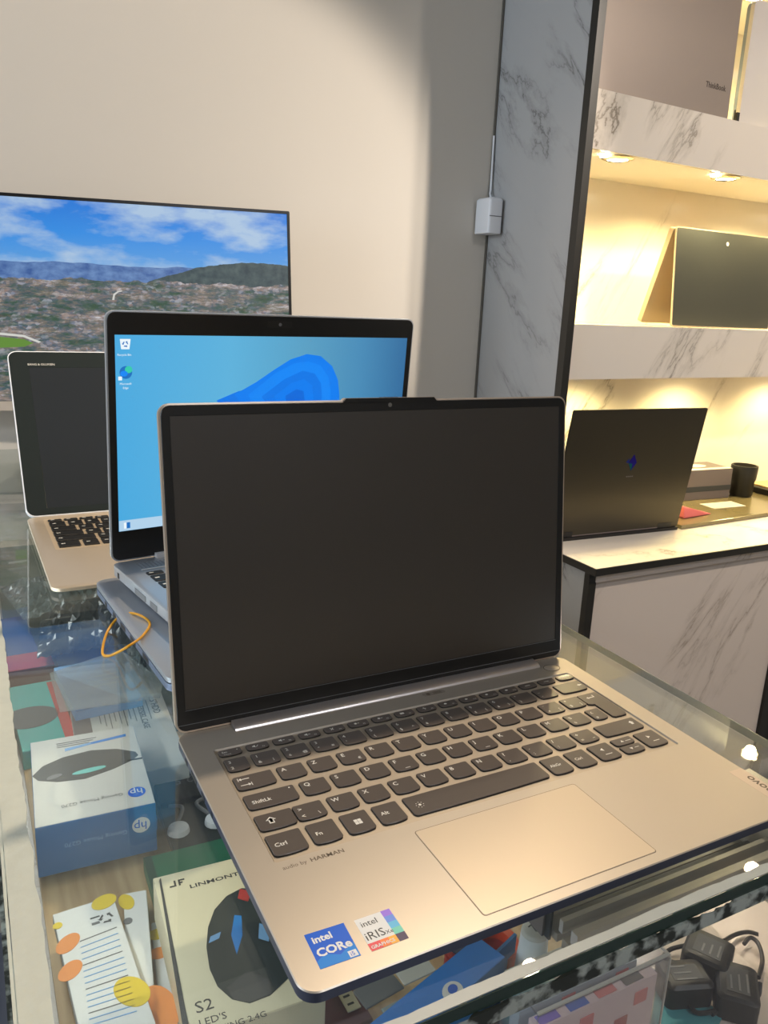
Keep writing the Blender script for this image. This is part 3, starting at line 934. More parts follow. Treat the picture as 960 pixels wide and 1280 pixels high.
charger('black power adaptor highest of three, lying beside coiled cable', 886, 1184, 0.030, 0.030, 0.020, 0.5,
        [[(905, 1176, 0.010), (920, 1168, 0.004), (935, 1165, 0.003), (948, 1168, 0.003)], [(868, 1180, 0.008), (840, 1186, 0.004), (830, 1196, 0.003), (845, 1204, 0.003), (875, 1212, 0.003), (893, 1232, 0.003), (878, 1232, 0.003), (862, 1216, 0.003)]])
charger('black plug-shaped power adaptor nearest the clear box', 856, 1216, 0.032, 0.024, 0.018, -0.35,
        [[(876, 1214, 0.012), (893, 1210, 0.012), (905, 1206, 0.010)], [(848, 1232, 0.006), (858, 1250, 0.004), (872, 1266, 0.004), (900, 1262, 0.004), (930, 1252, 0.004)], [(838, 1222, 0.006), (846, 1238, 0.004), (862, 1240, 0.004), (852, 1256, 0.003)]])
charger('rightmost black power adaptor, tilted with rounded end', 922, 1226, 0.034, 0.026, 0.018, 0.75,
        [[(948, 1222, 0.008), (953, 1200, 0.004), (948, 1180, 0.004), (938, 1172, 0.005), (930, 1180, 0.004)], [(950, 1228, 0.008), (948, 1244, 0.004), (935, 1252, 0.004), (915, 1254, 0.004), (890, 1268, 0.004)]])

# ================================================================== MAIN LAPTOP
LZ = 0.0147 - GZ
lt = empty('laptop', 'open champagne laptop with matte dark screen and stickers, nearest on the glass', 'laptop', (0, 0, GZ + 0.0002))
W, D = 0.299, 0.210
TX0, TX1, TY0, TY1 = 0.0160, 0.2850, 0.0767, 0.1842
mb = MB()
zt = LZ
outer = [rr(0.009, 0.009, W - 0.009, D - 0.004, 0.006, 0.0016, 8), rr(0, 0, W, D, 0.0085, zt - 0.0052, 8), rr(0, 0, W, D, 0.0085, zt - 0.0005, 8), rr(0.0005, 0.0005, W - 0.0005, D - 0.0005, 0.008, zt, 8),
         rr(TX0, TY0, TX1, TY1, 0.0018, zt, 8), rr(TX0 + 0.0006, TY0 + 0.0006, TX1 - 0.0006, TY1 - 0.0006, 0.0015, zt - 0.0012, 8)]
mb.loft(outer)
base = mb.build('base', [M['champ'], M['champ_side_reflect']], lt, smooth=True)
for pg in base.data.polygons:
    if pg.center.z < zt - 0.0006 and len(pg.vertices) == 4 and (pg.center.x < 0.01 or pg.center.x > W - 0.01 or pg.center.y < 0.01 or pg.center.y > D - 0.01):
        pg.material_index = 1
for y in (0.012, 0.198):
    MB().box(0.03, y - 0.003, 0, W - 0.03, y + 0.003, 0.0018).build('rubber_foot', M['rubber'], lt)
for y0, y1 in ((0.181, 0.186), (0.160, 0.172), (0.143, 0.150), (0.128, 0.131)):
    MB().box(-0.0002, y0, zt - 0.0046, 0.004, y1, zt - 0.0020).build('port', M['black'], base)
tray = MB().box(TX0 + 0.0006, TY0 + 0.0006, zt - 0.0011, TX1 - 0.0006, TY1 - 0.0006, zt - 0.0009).build('keyboard_tray', M['key_side'], lt)
# touchpad
MB().prism(rr(0.0884, 0.0061, 0.1937, 0.0699, 0.0018), zt, zt + 0.00006).build('touchpad_gap', M['ink'], lt)
MB().prism(rr(0.0887, 0.0064, 0.1934, 0.0696, 0.0016), zt, zt + 0.00025, 0.0002).build('touchpad', mat('touchpad_champagne', srgb(190, 176, 156), 0.36, 0.5), lt)
# hinge bar and closed back strip
mb = MB()
pr_ = [(0.1992, zt), (0.1998, zt + 0.0012), (0.2015, zt + 0.0024), (0.2085, zt + 0.0030), (0.2088, zt)]
mb.loft([[(x, y, z) for y, z in pr_] for x in (0.0345, 0.2710)])
mb.build('hinge_bar', M['hinge'], lt, smooth=True)
# power key, fingerprint ring, indicator marks
MB().prism(ell(0.2787, 0.1950, 0.0062, 0.0048), zt, zt + 0.0004, 0.0002).build('power_button', M['champ'], lt, smooth=True)
ring = MB()
for k in range(28):
    a0, a1 = 2 * PI * k / 28, 2 * PI * (k + 1) / 28
    ring.add([(0.2787 + r * math.cos(a), 0.1950 + r * 0.78 * math.sin(a), zt + 0.0001) for r, a in ((0.0063, a0), (0.0069, a0), (0.0069, a1), (0.0063, a1))], [(0, 1, 2, 3)])
ring.build('button_ring', M['ink'], lt)
bd = MB().prism(rr(0.166, 0.1928, 0.184, 0.1972, 0.0021), zt, zt + 0.0001).build('icon_plate', mat('icon_plate_grey', srgb(150, 140, 128), 0.45, 0.4), lt)
MB().prism(ell(0.1705, 0.1950, 0.0015, 0.0015), zt + 0.0001, zt + 0.00016).build('icon', M['ink'], bd)
for k in range(3):
    MB().box(0.1745, 0.1937 + k * 0.0011, zt + 0.0001, 0.181, 0.1942 + k * 0.0011, zt + 0.00016).build('icon', M['ink'], bd)

# keys
KP = 0.01875
KT = zt + 0.0002
mm_ = lambda *a: [x / 1000.0 for x in a]


def keypoly(x0, y0, x1, y1, bow=0.0006):
    r1, r2 = 0.0009, 0.0024
    h = y1 - y0
    r2 = min(r2, h * 0.32)
    p = []
    for i in range(4):
        a = math.radians(0 + 90 * i / 3)
        p.append((x1 - r1 + r1 * math.cos(a), y1 - r1 + r1 * math.sin(a)))
    for i in range(4):
        a = math.radians(90 + 90 * i / 3)
        p.append((x0 + r1 + r1 * math.cos(a), y1 - r1 + r1 * math.sin(a)))
    for i in range(5):
        a = math.radians(180 + 80 * i / 4)
        p.append((x0 + r2 + r2 * math.cos(a), y0 + bow * 0.4 + r2 + r2 * math.sin(a)))
    for i in (1, 2, 3):
        t = i / 4
        xx = x0 + r2 + (x1 - x0 - 2 * r2) * t
        p.append((xx, y0 - bow * math.sin(PI * t) * 0.6 + bow * 0.2))
    for i in range(5):
        a = math.radians(280 + 80 * i / 4)
        p.append((x1 - r2 + r2 * math.cos(a), y0 + bow * 0.4 + r2 + r2 * math.sin(a)))
    return p


M['key_skirt'] = mat('key_skirt', srgb(16, 14, 13), 0.5)


def key(x0, y0, x1, y1, legends, poly=None, name='key', size=None):
    """millimetres in; legends: (text, dx, dy, size) from the lower left corner of the key"""
    x0, y0, x1, y1 = mm_(x0, y0, x1, y1)
    p = poly or keypoly(x0, y0, x1, y1)
    cx, cy = (x0 + x1) / 2, (y0 + y1) / 2
    pl = [(x - cx, y - cy) for x, y in p]
    mb = MB()
    n = len(pl)

    def sc(e):
        sx, sy = 1 - 2 * e / (x1 - x0), 1 - 2 * e / (y1 - y0)
        return [(x * sx, y * sy) for x, y in pl]
    mb.loft([[(x, y, -0.0011) for x, y in pl], [(x, y, -0.0002) for x, y in pl], [(x, y, 0.0001) for x, y in sc(0.0003)]])
    k = mb.build(name, [M['key'], M['key_skirt']], lt, T(cx, cy, KT))
    for i, pg in enumerate(k.data.polygons):
        if abs(pg.normal.z) < 0.2:
            pg.material_index = 1
    for s, dx, dy, sz in legends:
        text(s, sz / 1000, M['legend'], k, T(-(x1 - x0) / 2 + dx / 1000, -(y1 - y0) / 2 + dy / 1000, 0.00016), name='key_legend', th=0.00001, bold=0.012)
    return k


def small(k, poly, m='legend'):
    return MB().prism([(x / 1000, y / 1000) for x, y in poly], 0.00011, 0.00017).build('key_symbol', M[m], k)


# function row
fl = ['Esc', 'x', 'o-', 'o+', 'm', '-o', '+o', 'P', '>', '*', '()', 'o', '=', 'PrtSc', 'Ins', 'Supp']
for i in range(16):
    x = 18.0 + 16.84 * i
    lg = [(fl[i], 1.8, 3.0, 2.4)] if i in (0, 15) else []
    k = key(x, 175.0, x + 13.7, 181.6, lg)
    if i == 0:
        text('FnLock', 0.0015, M['legend'], k, T(-0.0045, -0.0026, 0.00016), name='key_legend', th=0.00001)
        small(k, ell(4.3, 1.2, 0.35, 0.35, 0, 8))
    elif i < 13:
        text('F%d' % i, 0.0017, M['legend'], k, T(0.0024, -0.0022, 0.00016), name='key_legend', th=0.00001)
        if i in (1, 2, 3):
            small(k, [(-3.4, -0.4), (-2.6, -0.4), (-1.6, -1.2), (-1.6, 1.4), (-2.6, 0.6), (-3.4, 0.6)])
            if i == 1:
                small(k, [(-1.2, -0.7), (-0.9, -1.0), (0.5, 0.7), (0.2, 1.0)])
            else:
                small(k, [(-1.0, -0.1), (0.4, -0.1), (0.4, 0.3), (-1.0, 0.3)])
        elif i in (5, 6):
            small(k, ell(-2.2, 0.2, 0.9, 0.9, 0, 12))
            small(k, [(-0.9, 0.0), (0.4, 0.0), (0.4, 0.4), (-0.9, 0.4)])
        elif i == 4:
            small(k, [(-3.0, -1.0), (-2.6, -1.2), (-0.6, 1.0), (-1.0, 1.3)])
            small(k, [(-3.0, 1.0), (-1.2, -1.2), (-0.8, -1.0), (-2.6, 1.3)])
        elif i == 7:
            small(k, rect(-3.4, -0.8, -0.6, 1.0))
        elif i == 8:
            small(k, [(-3.2, 0.0), (-0.6, -0.1), (-0.6, 0.3), (-3.2, 0.4)])
            small(k, [(-1.8, -1.2), (-1.2, -1.2), (-1.8, 1.5), (-2.3, 1.5)])
        else:
            small(k, ell(-2.2, 0.1, 1.1, 0.8, 0, 12))
    else:
        small(k, rect(-2.6, -0.3, 1.6, 0.2))
# number row: lower and upper characters as printed
nums = [('3', '2', ''), ('1', '&', '|'), ('2', 'é', '@'), ('3', '"', '#'), ('4', "'", ''), ('5', '(', ''), ('6', '§', '^'), ('7', 'è', ''), ('8', '!', ''), ('9', 'ç', '{'), ('0', 'à', '}'), ('°', ')', ''), ('_', '-', '')]
for i, (u_, l_, r_) in enumerate(nums):
    x0 = 18.2 if i == 0 else 34.4 + 18.75 * (i - 1)
    x1 = 31.4 if i == 0 else x0 + 15.6
    lg = [(u_, 2.0, 8.2, 3.7), (l_, 2.0, 2.2, 3.4)]
    if r_:
        lg.append((r_, 10.8, 2.4, 3.0))
    key(x0, 157.9, x1, 171.0, lg)
k = key(259.6, 157.9, 282.6, 171.0, [])
small(k, [(6.2, 0.2), (8.0, 1.6), (8.0, 0.7), (10, 0.7), (10, -0.3), (8.0, -0.3), (8.0, -1.2)])
# tab row
k = key(17.8, 138.7, 40.4, 152.0, [])
small(k, [(-9.2, 4.6), (-8.8, 4.6), (-8.8, 1.6), (-9.2, 1.6)])
small(k, [(-8.6, 3.1), (-7.2, 4.4), (-7.2, 3.4), (-2.6, 3.4), (-2.6, 2.8), (-7.2, 2.8), (-7.2, 1.8)])
small(k, [(-3.0, -2.6), (-4.4, -1.3), (-4.4, -2.3), (-9.0, -2.3), (-9.0, -2.9), (-4.4, -2.9), (-4.4, -3.9)])
small(k, [(-2.8, -1.1), (-2.4, -1.1), (-2.4, -4.1), (-2.8, -4.1)])
for i, c in enumerate(['A', 'Z', 'E', 'R', 'T', 'Y', 'U', 'I', 'O', 'P', '^', '*']):
    x0 = 43.5 + 18.75 * i
    lg = [(c, 2.0, 8.0, 4.4)]
    if c == 'E':
        lg.append(('€', 10.6, 2.4, 3.2))
    if c == '^':
        lg = [('¨', 2.4, 8.2, 3.6), ('^', 2.4, 1.6, 3.6), ('[', 11.2, 2.4, 3.0)]
    if c == '*':
        lg = [('*', 2.4, 8.2, 3.6), ('$', 2.4, 2.2, 3.4), (']', 11.2, 2.4, 3.0)]
    key(x0, 138.9, x0 + 15.5, 152.0, lg)
# caps row
k = key(17.8, 119.9, 46.6, 133.3, [('ShiftLk', 3.0, 4.4, 3.9)])
small(k, ell(11.6, 4.4, 0.5, 0.5, 0, 10))
for i, c in enumerate(['Q', 'S', 'D', 'F', 'G', 'H', 'J', 'K', 'L', 'M', '%', '£']):
    x0 = 50.0 + 18.75 * i
    x1 = x0 + 15.5 if i < 11 else 267.4
    lg = [(c, 2.0, 8.2, 4.4)]
    if c == '%':
        lg = [('%', 2.2, 8.0, 3.4), ('ù', 2.2, 2.2, 3.4)]
    if c == '£':
        lg = [('£', 2.0, 8.0, 3.4), ('µ', 2.0, 2.2, 3.4)]
    k = key(x0, 120.1, x1, 133.3, lg)
    if c in 'FJ':
        small(k, rect(-1.6, -4.9, 1.6, -4.5))
ep = [(x / 1000, y / 1000) for x, y in [(281.8, 152.0), (282.6, 151.2), (282.6, 121.2), (281.0, 119.0), (276.0, 118.7), (271.6, 119.0), (270.0, 120.4), (270.0, 137.6), (268.2, 138.0), (265.8, 139.4), (265.6, 151.4), (266.2, 152.0)]]
EP2 = ep
k = key(265.6, 118.7, 282.6, 152.0, [], EP2, name='key')
small(k, [(-4.0, 11.0), (-2.2, 12.4), (-2.2, 11.4), (2.2, 11.4), (2.2, 13.6), (3.0, 13.6), (3.0, 10.6), (-2.2, 10.6), (-2.2, 9.6)])
# shift row
k = key(17.6, 100.9, 38.0, 114.3, [])
small(k, [(-5.4, 0.6), (-2.6, 3.2), (0.2, 0.6), (-1.2, 0.6), (-1.2, -2.2), (-4.0, -2.2), (-4.0, 0.6)])
small(k, [(-4.3, 0.75), (-2.6, 2.3), (-0.9, 0.75), (-1.8, 0.75), (-1.8, -1.5), (-3.4, -1.5), (-3.4, 0.75)], 'key_skirt')
key(38.7, 100.9, 55.0, 114.3, [('>', 2.0, 7.8, 4.0), ('<', 2.0, 2.0, 4.0), ('\\', 11.6, 2.2, 3.2)])
for i, c in enumerate(['W', 'X', 'C', 'V', 'B', 'N', '?', '.', '/', '+']):
    x0 = 58.4 + 18.75 * i
    lo = {'?': ',', '.': ';', '/': ':', '+': '='}.get(c)
    lg = [(c, 2.0, 8.2, 4.3)] + ([(lo, 2.2, 2.4, 3.6)] if lo else []) + ([('~', 11, 2.2, 3.2)] if c == '+' else [])
    key(x0, 100.9, x0 + 15.5, 114.3, lg)
k = key(247.2, 100.9, 280.6, 114.3, [])
small(k, [(9.4, 1.2), (11.4, 3.2), (13.4, 1.2), (12.4, 1.2), (12.4, -0.8), (10.4, -0.8), (10.4, 1.2)])
# bottom row
key(17.6, 80.4, 36.0, 97.0, [('Ctrl', 2.4, 6.6, 4.0)])
key(39.2, 80.4, 54.6, 97.0, [('Fn', 2.6, 6.4, 3.8)])
k = key(58.2, 80.4, 73.4, 97.0, [])
for x in (-1.9, 0.2):
    for y in (-2.0, 0.1):
        small(k, rect(x, y, x + 1.85, y + 1.85))
key(77.0, 80.4, 92.0, 97.0, [('Alt', 2.4, 7.6, 3.8)])
k = key(95.9, 80.4, 186.2, 97.0, [])
for r_ in range(8):
    a = r_ * PI / 4
    small(k, ell(-38.5 + 2.2 * math.cos(a), -0.6 + 2.2 * math.sin(a), 0.28, 0.28, 0, 6))
small(k, ell(-38.5, -0.6, 0.8, 0.8, 0, 10))
key(189.6, 80.4, 204.4, 97.0, [('AltGr', 2.2, 7.2, 3.4)])
key(207.8, 80.4, 222.6, 97.0, [('Ctrl', 2.8, 7.2, 3.4)])
k = key(226.2, 80.4, 242.0, 97.0, [])
small(k, [(-2.0, 2.0), (0.4, 3.5), (0.4, 0.5)])
small(k, rect(-2.0, -3.4, 3.2, -2.9))
k = key(245.4, 89.6, 261.4, 97.0, [])
small(k, [(-2.2, -0.9), (0.2, -0.9), (-1.0, 1.1)])
small(k, rect(1.6, -0.6, 6.0, -0.2))
k = key(245.4, 80.4, 261.4, 88.6, [])
small(k, [(-2.2, 0.9), (0.2, 0.9), (-1.0, -1.1)])
small(k, rect(1.6, 0.0, 5.0, 0.4))
k = key(264.8, 80.4, 281.0, 97.0, [])
small(k, [(0.8, 2.0), (-1.6, 3.5), (-1.6, 0.5)])
small(k, rect(-1.0, -3.4, 4.0, -2.9))

# stickers and lettering on the palm rest
zs = zt + 0.0001
s1 = MB().prism([mm_(*q) for q in ((12.0, 29.4), (30.2, 26.6 + 2.2), (29.4, 9.6), (11.4, 10.0))][::-1], zt, zs).build('blue_sticker', M['core_blue'], lt)
MB().prism([mm_(*q) for q in ((11.5, 10.1), (29.3, 9.7), (29.6, 17.5), (22.0, 13.5), (16, 16.5), (11.7, 14))], zs, zs + 0.00004).build('light_wave', M['core_blue2'], s1)
text('intel', 0.0052, M['white'], s1, T(0.0138, 0.0232, zs + 0.00006, 0.0), th=0.00001, bold=0.03)
text('CORe', 0.0060, M['white'], s1, T(0.0130, 0.0158, zs + 0.00006, 0.0), th=0.00001, bold=0.035)
MB().prism([mm_(*q) for q in ((25.0, 10.2), (28.8, 10.2), (28.8, 13.6), (25.0, 13.6))], zs, zs + 0.00006).build('i5_plate', M['white'], s1)
text('i5', 0.0030, M['core_blue'], s1, T(0.0256, 0.0108, zs + 0.0001, 0.0), th=0.00001)
s2 = MB().prism([mm_(*q) for q in ((34.4, 9.4), (52.0, 9.4), (52.2, 28.0), (34.8, 28.0))], zt, zs).build('white_sticker', M['white'], lt)
text('intel', 0.0046, M['dkgrey'], s2, T(0.0362, 0.0228, zs + 0.00006, 0.0), th=0.00001)
text('iRIS', 0.0062, M['dkgrey'], s2, T(0.0350, 0.0152, zs + 0.00006, 0.0), th=0.00001)
text('Xe', 0.0030, M['dkgrey'], s2, T(0.0444, 0.0152, zs + 0.00006, 0.0), th=0.00001)
for (x0, x1, m) in ((34.4, 40.0, 'pinkred'), (40.0, 44.0, 'orangey'), (44.0, 47.6, 'sun')):
    c = {'pinkred': (224, 70, 80), 'orangey': (240, 120, 50), 'sun': (246, 170, 50)}[m]
    MB().prism([mm_(*q) for q in ((x0, 9.4), (x1, 9.4), (x1, 13.6), (x0, 13.6))], zs, zs + 0.00004).build('colour_band', mat(m, srgb(*c), 0.4), s2)
text('GRAPHICS', 0.0024, M['white'], s2, T(0.0350, 0.0104, zs + 0.0001, 0), th=0.00001, bold=0.02)
for k, c in enumerate(((80, 130, 210), (110, 150, 220), (120, 130, 220), (140, 110, 220))):
    MB().prism([mm_(*q) for q in ((47.6, 13.6 + 3.6 * k), (52.1, 13.6 + 3.6 * k), (52.15, 17.2 + 3.6 * k), (47.6, 17.2 + 3.6 * k))], zs, zs + 0.00004).build('colour_band', mat('band_%d' % k, srgb(*((110, 200, 180), (90, 180, 220), (100, 140, 224), (150, 110, 220))[k]), 0.4), s2)
MB().prism([mm_(*q) for q in ((47.6, 9.4), (52.0, 9.4), (52.1, 13.6), (47.6, 13.6))], zs, zs + 0.00005).build('colour_band', mat('band_plum', srgb(52, 32, 78), 0.4), s2)
text('audio by', 0.0036, M['ink'], lt, T(0.0180, 0.0706, zt + 0.00002, 0), th=0.00001)
text('HARMAN', 0.0038, M['ink'], lt, T(0.0322, 0.0706, zt + 0.00002, 0), th=0.00001, bold=0.02, sx=1.12)
plate = MB().prism([mm_(*q) for q in ((288.0, 41.5), (298.6, 41.5), (298.6, 6.0), (288.0, 6.0))][::-1], zt, zt + 0.00008).build('name_plate', mat('plate_pinkish', srgb(192, 176, 162), 0.36, 0.5), lt)
text('Lenovo', 0.0080, M['ink'], plate, Matrix.Translation((0.2968, 0.0085, zt + 0.0001)) @ Matrix.Rotation(PI / 2, 4, 'Z'), th=0.00001, bold=0.02, sx=1.05)

# lid
def lid_mx(x, y, z, tilt):
    """local axes: X width, Y up along the lid, Z out of the screen"""
    e = Vector((1, 0, 0))
    up = Vector((0, math.sin(tilt), math.cos(tilt)))
    n = e.cross(up)
    m = Matrix((e, up, n)).transposed().to_4x4()
    return Matrix.Translation((x, y, z)) @ m


L = 0.2008
lid = MB()
lid.loft([rr(0.001, 0.001, W - 0.001, L - 0.001, 0.006, -0.0052, 6), rr(0, 0, W, L, 0.007, -0.0044, 6), rr(0, 0, W, L, 0.007, -0.0002, 6), rr(0.0005, 0.0005, W - 0.0005, L - 0.0005, 0.0066, 0.0, 6)])
tab = [(0.1150, L - 0.002), (0.1858 + 0.003, L - 0.002), (0.1850, L + 0.0013), (0.1185, L + 0.0013)]
lid.prism(tab, -0.0044, 0.0)
lid = lid.build('lid', M['lid_rim'], lt, lid_mx(0, 0.2089, 0.015 - GZ, 0.1257), smooth=True)
ax, aw, ay, ah = 0.00625, 0.2865, 0.0145, 0.1791
bz = MB()
n6 = 6
bz.loft([rr(0.0011, 0.0011, W - 0.0011, L - 0.0011, 0.006, 0.0, n6), rr(0.0014, 0.0014, W - 0.0014, L - 0.0014, 0.0058, 0.0005, n6),
         rr(ax, ay, ax + aw, ay + ah, 0.0003, 0.0005, n6), rr(ax + 0.0003, ay + 0.0003, ax + aw - 0.0003, ay + ah - 0.0003, 0.0002, 0.0001, n6)], False, False)
bz.prism([(0.1160, L - 0.002), (0.1872, L - 0.002), (0.1845, L + 0.0010), (0.1192, L + 0.0010)], 0.0, 0.0005)
bz = bz.build('bezel', M['bezel'], lid)
MB().box(ax + 0.0001, ay + 0.0001, 0.0, ax + aw - 0.0001, ay + ah - 0.0001, 0.00018).build('screen', M['screen_off'], lid)
MB().box(0.0015, 0.0052, 0.0005, W - 0.0015, 0.0055, 0.00062).build('lower_seam', M['grey'], lid)
MB().box(ax, ay - 0.0003, 0.0005, ax + aw, ay - 0.00005, 0.00062).build('screen_edge_gleam', M['grey'], lid)  # grey line painted in for the gleam along the lower screen edge
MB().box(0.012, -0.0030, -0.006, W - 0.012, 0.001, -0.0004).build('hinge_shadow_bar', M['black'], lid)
MB().cyl((0.1506, 0.1972), 0.0014, 0.0005, 0.0007, 20).build('camera_lens', mat('lens_grey', srgb(120, 116, 108), 0.2), lid)
MB().cyl((0.1590, 0.1972), 0.0004, 0.0005, 0.0006, 10).build('indicator', M['black'], lid)
for x in (0.1335, 0.1682):
    MB().cyl((x, 0.1968), 0.0004, 0.0005, 0.0006, 10).build('microphone_hole', M['black'], lid)
MB().box(0.1440, L + 0.0002, -0.002, 0.157, L + 0.0015, -0.0001).build('camera_shutter', M['bezel'], lid)


# ================================================================== OTHER LAPTOPS
def laptop(label, loc, yaw, W, D, T_, tilt, L, mbody, mside, mbez, act, mscr, thick=0.0045, rad=0.008, kb=None, feet=True, base=True, kmat='black'):
    """loc = back left corner of the deck bottom; local x right, y back (deck from -D to 0), z up"""
    t = empty('laptop', label, 'laptop', loc, yaw)
    b = None
    if base:
        b = MB().loft([rr(0.006, -D + 0.006, W - 0.006, -0.004, 0.006, 0.0016, 6), rr(0, -D, W, 0, rad, T_ * 0.45, 6), rr(0, -D, W, 0, rad, T_ - 0.0005, 6), rr(0.0005, -D + 0.0005, W - 0.0005, -0.0005, rad, T_, 6)]).build('base', mbody, t, smooth=True)
        for y in (-D + 0.016, -0.016):
            MB().box(0.03, y - 0.003, 0, W - 0.03, y + 0.003, 0.0018).build('rubber_foot', M['rubber'], t)
    l = MB().loft([rr(0.001, 0.001, W - 0.001, L - 0.001, rad, -thick, 6), rr(0, 0, W, L, rad, -thick + 0.0008, 6), rr(0, 0, W, L, rad, -0.0002, 6), rr(0.0005, 0.0005, W - 0.0005, L - 0.0005, rad, 0.0, 6)]).build('lid', mside, t, lid_mx(0, 0, T_ + 0.0004, tilt), smooth=True)
    ax, ay, aw, ah = act
    MB().loft([rr(0.0012, 0.0012, W - 0.0012, L - 0.0012, rad * 0.9, 0.0, 6), rr(0.0014, 0.0014, W - 0.0014, L - 0.0014, rad * 0.9, 0.0004, 6),
               rr(ax, ay, ax + aw, ay + ah, 0.0003, 0.0004, 6), rr(ax + 0.0002, ay + 0.0002, ax + aw - 0.0002, ay + ah - 0.0002, 0.0002, 0.0002, 6)], False, False).build('bezel', mbez, l)
    s = MB().box(ax, ay, 0.0, ax + aw, ay + ah, 0.00022).build('screen', mscr, l)
    if kb:
        x0, y1, px, py, rows = kb     # first key left, top edge (negative), pitches, list of (height, [widths])
        y = y1
        for hgt, ws in rows:
            x = x0
            for w_ in ws:
                k = MB().prism(rr(x, y - hgt, x + w_, y, min(0.0012, hgt * 0.2), None, 2), T_ - 0.0003, T_ + 0.0009, 0.0003).build('key', M[kmat], t)
                MB().box(x + 0.002, y - hgt * 0.55, T_ + 0.0009, x + 0.002 + min(0.004, w_ * 0.3), y - hgt * 0.40, T_ + 0.00094).build('key_legend', M['legend'], k)
                x += w_ + px
            y -= hgt + py
    return t, b, l, s


# silver laptop with the lit blue desktop, standing on the closed one
def screen_mat():
    m = bpy.data.materials.new('blue_desktop')
    m.use_nodes = True
    nt = m.node_tree
    Lk = nt.links.new
    b = nt.nodes['Principled BSDF']
    tc = nt.nodes.new('ShaderNodeTexCoord')
    sp = nt.nodes.new('ShaderNodeSeparateXYZ')
    Lk(tc.outputs['Object'], sp.inputs[0])
    mr = nt.nodes.new('ShaderNodeMapRange')
    mr.inputs['From Min'].default_value = 0.0
    mr.inputs['From Max'].default_value = 0.323
    Lk(sp.outputs['X'], mr.inputs['Value'])
    r = ramp(nt, [(0.0, srgb(70, 168, 222)), (0.35, srgb(92, 176, 218)), (0.6, srgb(88, 158, 194)), (0.8, srgb(70, 138, 182)), (1.0, srgb(40, 100, 150))])
    Lk(mr.outputs[0], r.inputs[0])
    b.inputs['Base Color'].default_value = (0.01, 0.01, 0.01, 1)
    b.inputs['Roughness'].default_value = 0.35
    Lk(r.outputs[0], b.inputs['Emission Color'])
    b.inputs['Emission Strength'].default_value = 0.6
    return m


def emis(name, rgb, s=1.0):
    s *= 0.6
    m = mat(name, srgb(*rgb), 0.4)
    b = m.node_tree.nodes['Principled BSDF']
    b.inputs['Base Color'].default_value = (0.01, 0.01, 0.01, 1)
    b.inputs['Emission Color'].default_value = srgb(*rgb)
    b.inputs['Emission Strength'].default_value = s
    return m


rowsf = lambda: [(0.0075, [0.0145] * 13), (0.015, [0.015] * 12), (0.015, [0.021] + [0.015] * 11), (0.015, [0.026] + [0.015] * 11), (0.015, [0.034] + [0.015] * 10), (0.015, [0.018] * 3 + [0.09] + [0.018] * 3)]
t2, b2, l2, s2_ = laptop('silver laptop with a lit blue desktop screen, standing on the closed laptop', (0.0070, 0.4836, 0.0378 - 0.0174), 0.1589, 0.3238, 0.214, 0.0174, -0.0614, 0.2222,
                         M['silver'], M['silver'], M['bezel'], (0.0072, 0.0286, 0.3094, 0.1740), screen_mat(), kb=(0.0165, -0.040, 0.003, 0.0030, rowsf()))
for y0, y1, m in ((-0.205, -0.190, 'black'), (-0.182, -0.172, 'grey'), (-0.110, -0.095, 'grey'), (-0.085, -0.060, 'grey'), (-0.020, -0.016, 'black')):
    MB().box(-0.0003, y0, 0.0085, 0.002, y1, 0.0135).build('port', M[m], b2)
MB().box(0.0165, -0.032, 0.0174, 0.300, -0.0305, 0.0180).build('keyboard_rim', M['white'], t2)
sg = MB()
random.seed(2)
for i in range(40):
    for j in range(5):
        sg.box(0.018 + i * 0.0036, -0.026 + j * 0.003, 0.01741, 0.0194 + i * 0.0036, -0.0248 + j * 0.003, 0.01748)
sgo = sg.build('speaker_grille', M['grey'], t2)
sgo['kind'] = 'stuff'
MB().box(0.040, -0.006, 0.0172, 0.285, 0.001, 0.0215).build('hinge_bar', M['plastic_white'], t2)
zz = 0.00024
EM = {k: emis('desk_' + k, c, s) for k, c, s in (('b1', (0, 118, 230), 1), ('b2', (0, 124, 238), 1), ('b3', (10, 134, 244), 1), ('b4', (0, 104, 216), 1), ('b5', (60, 164, 250), 1), ('bar', (176, 208, 232), 1), ('w', (235, 245, 250), 1), ('ic', (20, 110, 190), 1), ('teal', (50, 200, 170), 1))}


def sp2(poly, z, m, name):
    return MB().prism([(x / 1000, y / 1000) for x, y in poly], z, z + 0.00003).build(name, EM[m], s2_)


sp2([(100, 144), (122, 152), (150, 154), (170, 146), (190, 120), (190, 90), (130, 90), (112, 120)], zz, 'b1', 'wallpaper_petal')
sp2([(118, 149), (140, 160), (158, 171), (176, 181), (194, 186), (210, 184), (224, 174), (232, 160), (235, 144), (234, 118), (226, 95), (180, 90), (140, 118)], zz + 0.00004, 'b2', 'wallpaper_petal')
sp2([(132, 148), (160, 168), (180, 177), (196, 179), (210, 175), (220, 164), (224, 150), (224, 120), (200, 100), (150, 112)], zz + 0.00008, 'b3', 'wallpaper_petal')
sp2([(146, 146), (170, 162), (190, 170), (204, 167), (212, 157), (214, 142), (208, 118), (180, 104)], zz + 0.00012, 'b1', 'wallpaper_petal')
sp2([(160, 146), (178, 158), (192, 162), (202, 155), (204, 142), (196, 122), (175, 112)], zz + 0.00016, 'b2', 'wallpaper_petal')
sp2([(172, 146), (184, 152), (192, 150), (194, 140), (186, 126), (176, 124)], zz + 0.0002, 'b4', 'wallpaper_petal')
sp2([(7.6, 28.9), (316, 28.9), (316, 38.8), (7.6, 38.8)], zz, 'bar', 'taskbar')
sp2([(12, 31), (14.2, 31), (14.2, 36.6), (12, 36.6)], zz + 0.00004, 'w', 'start_icon')
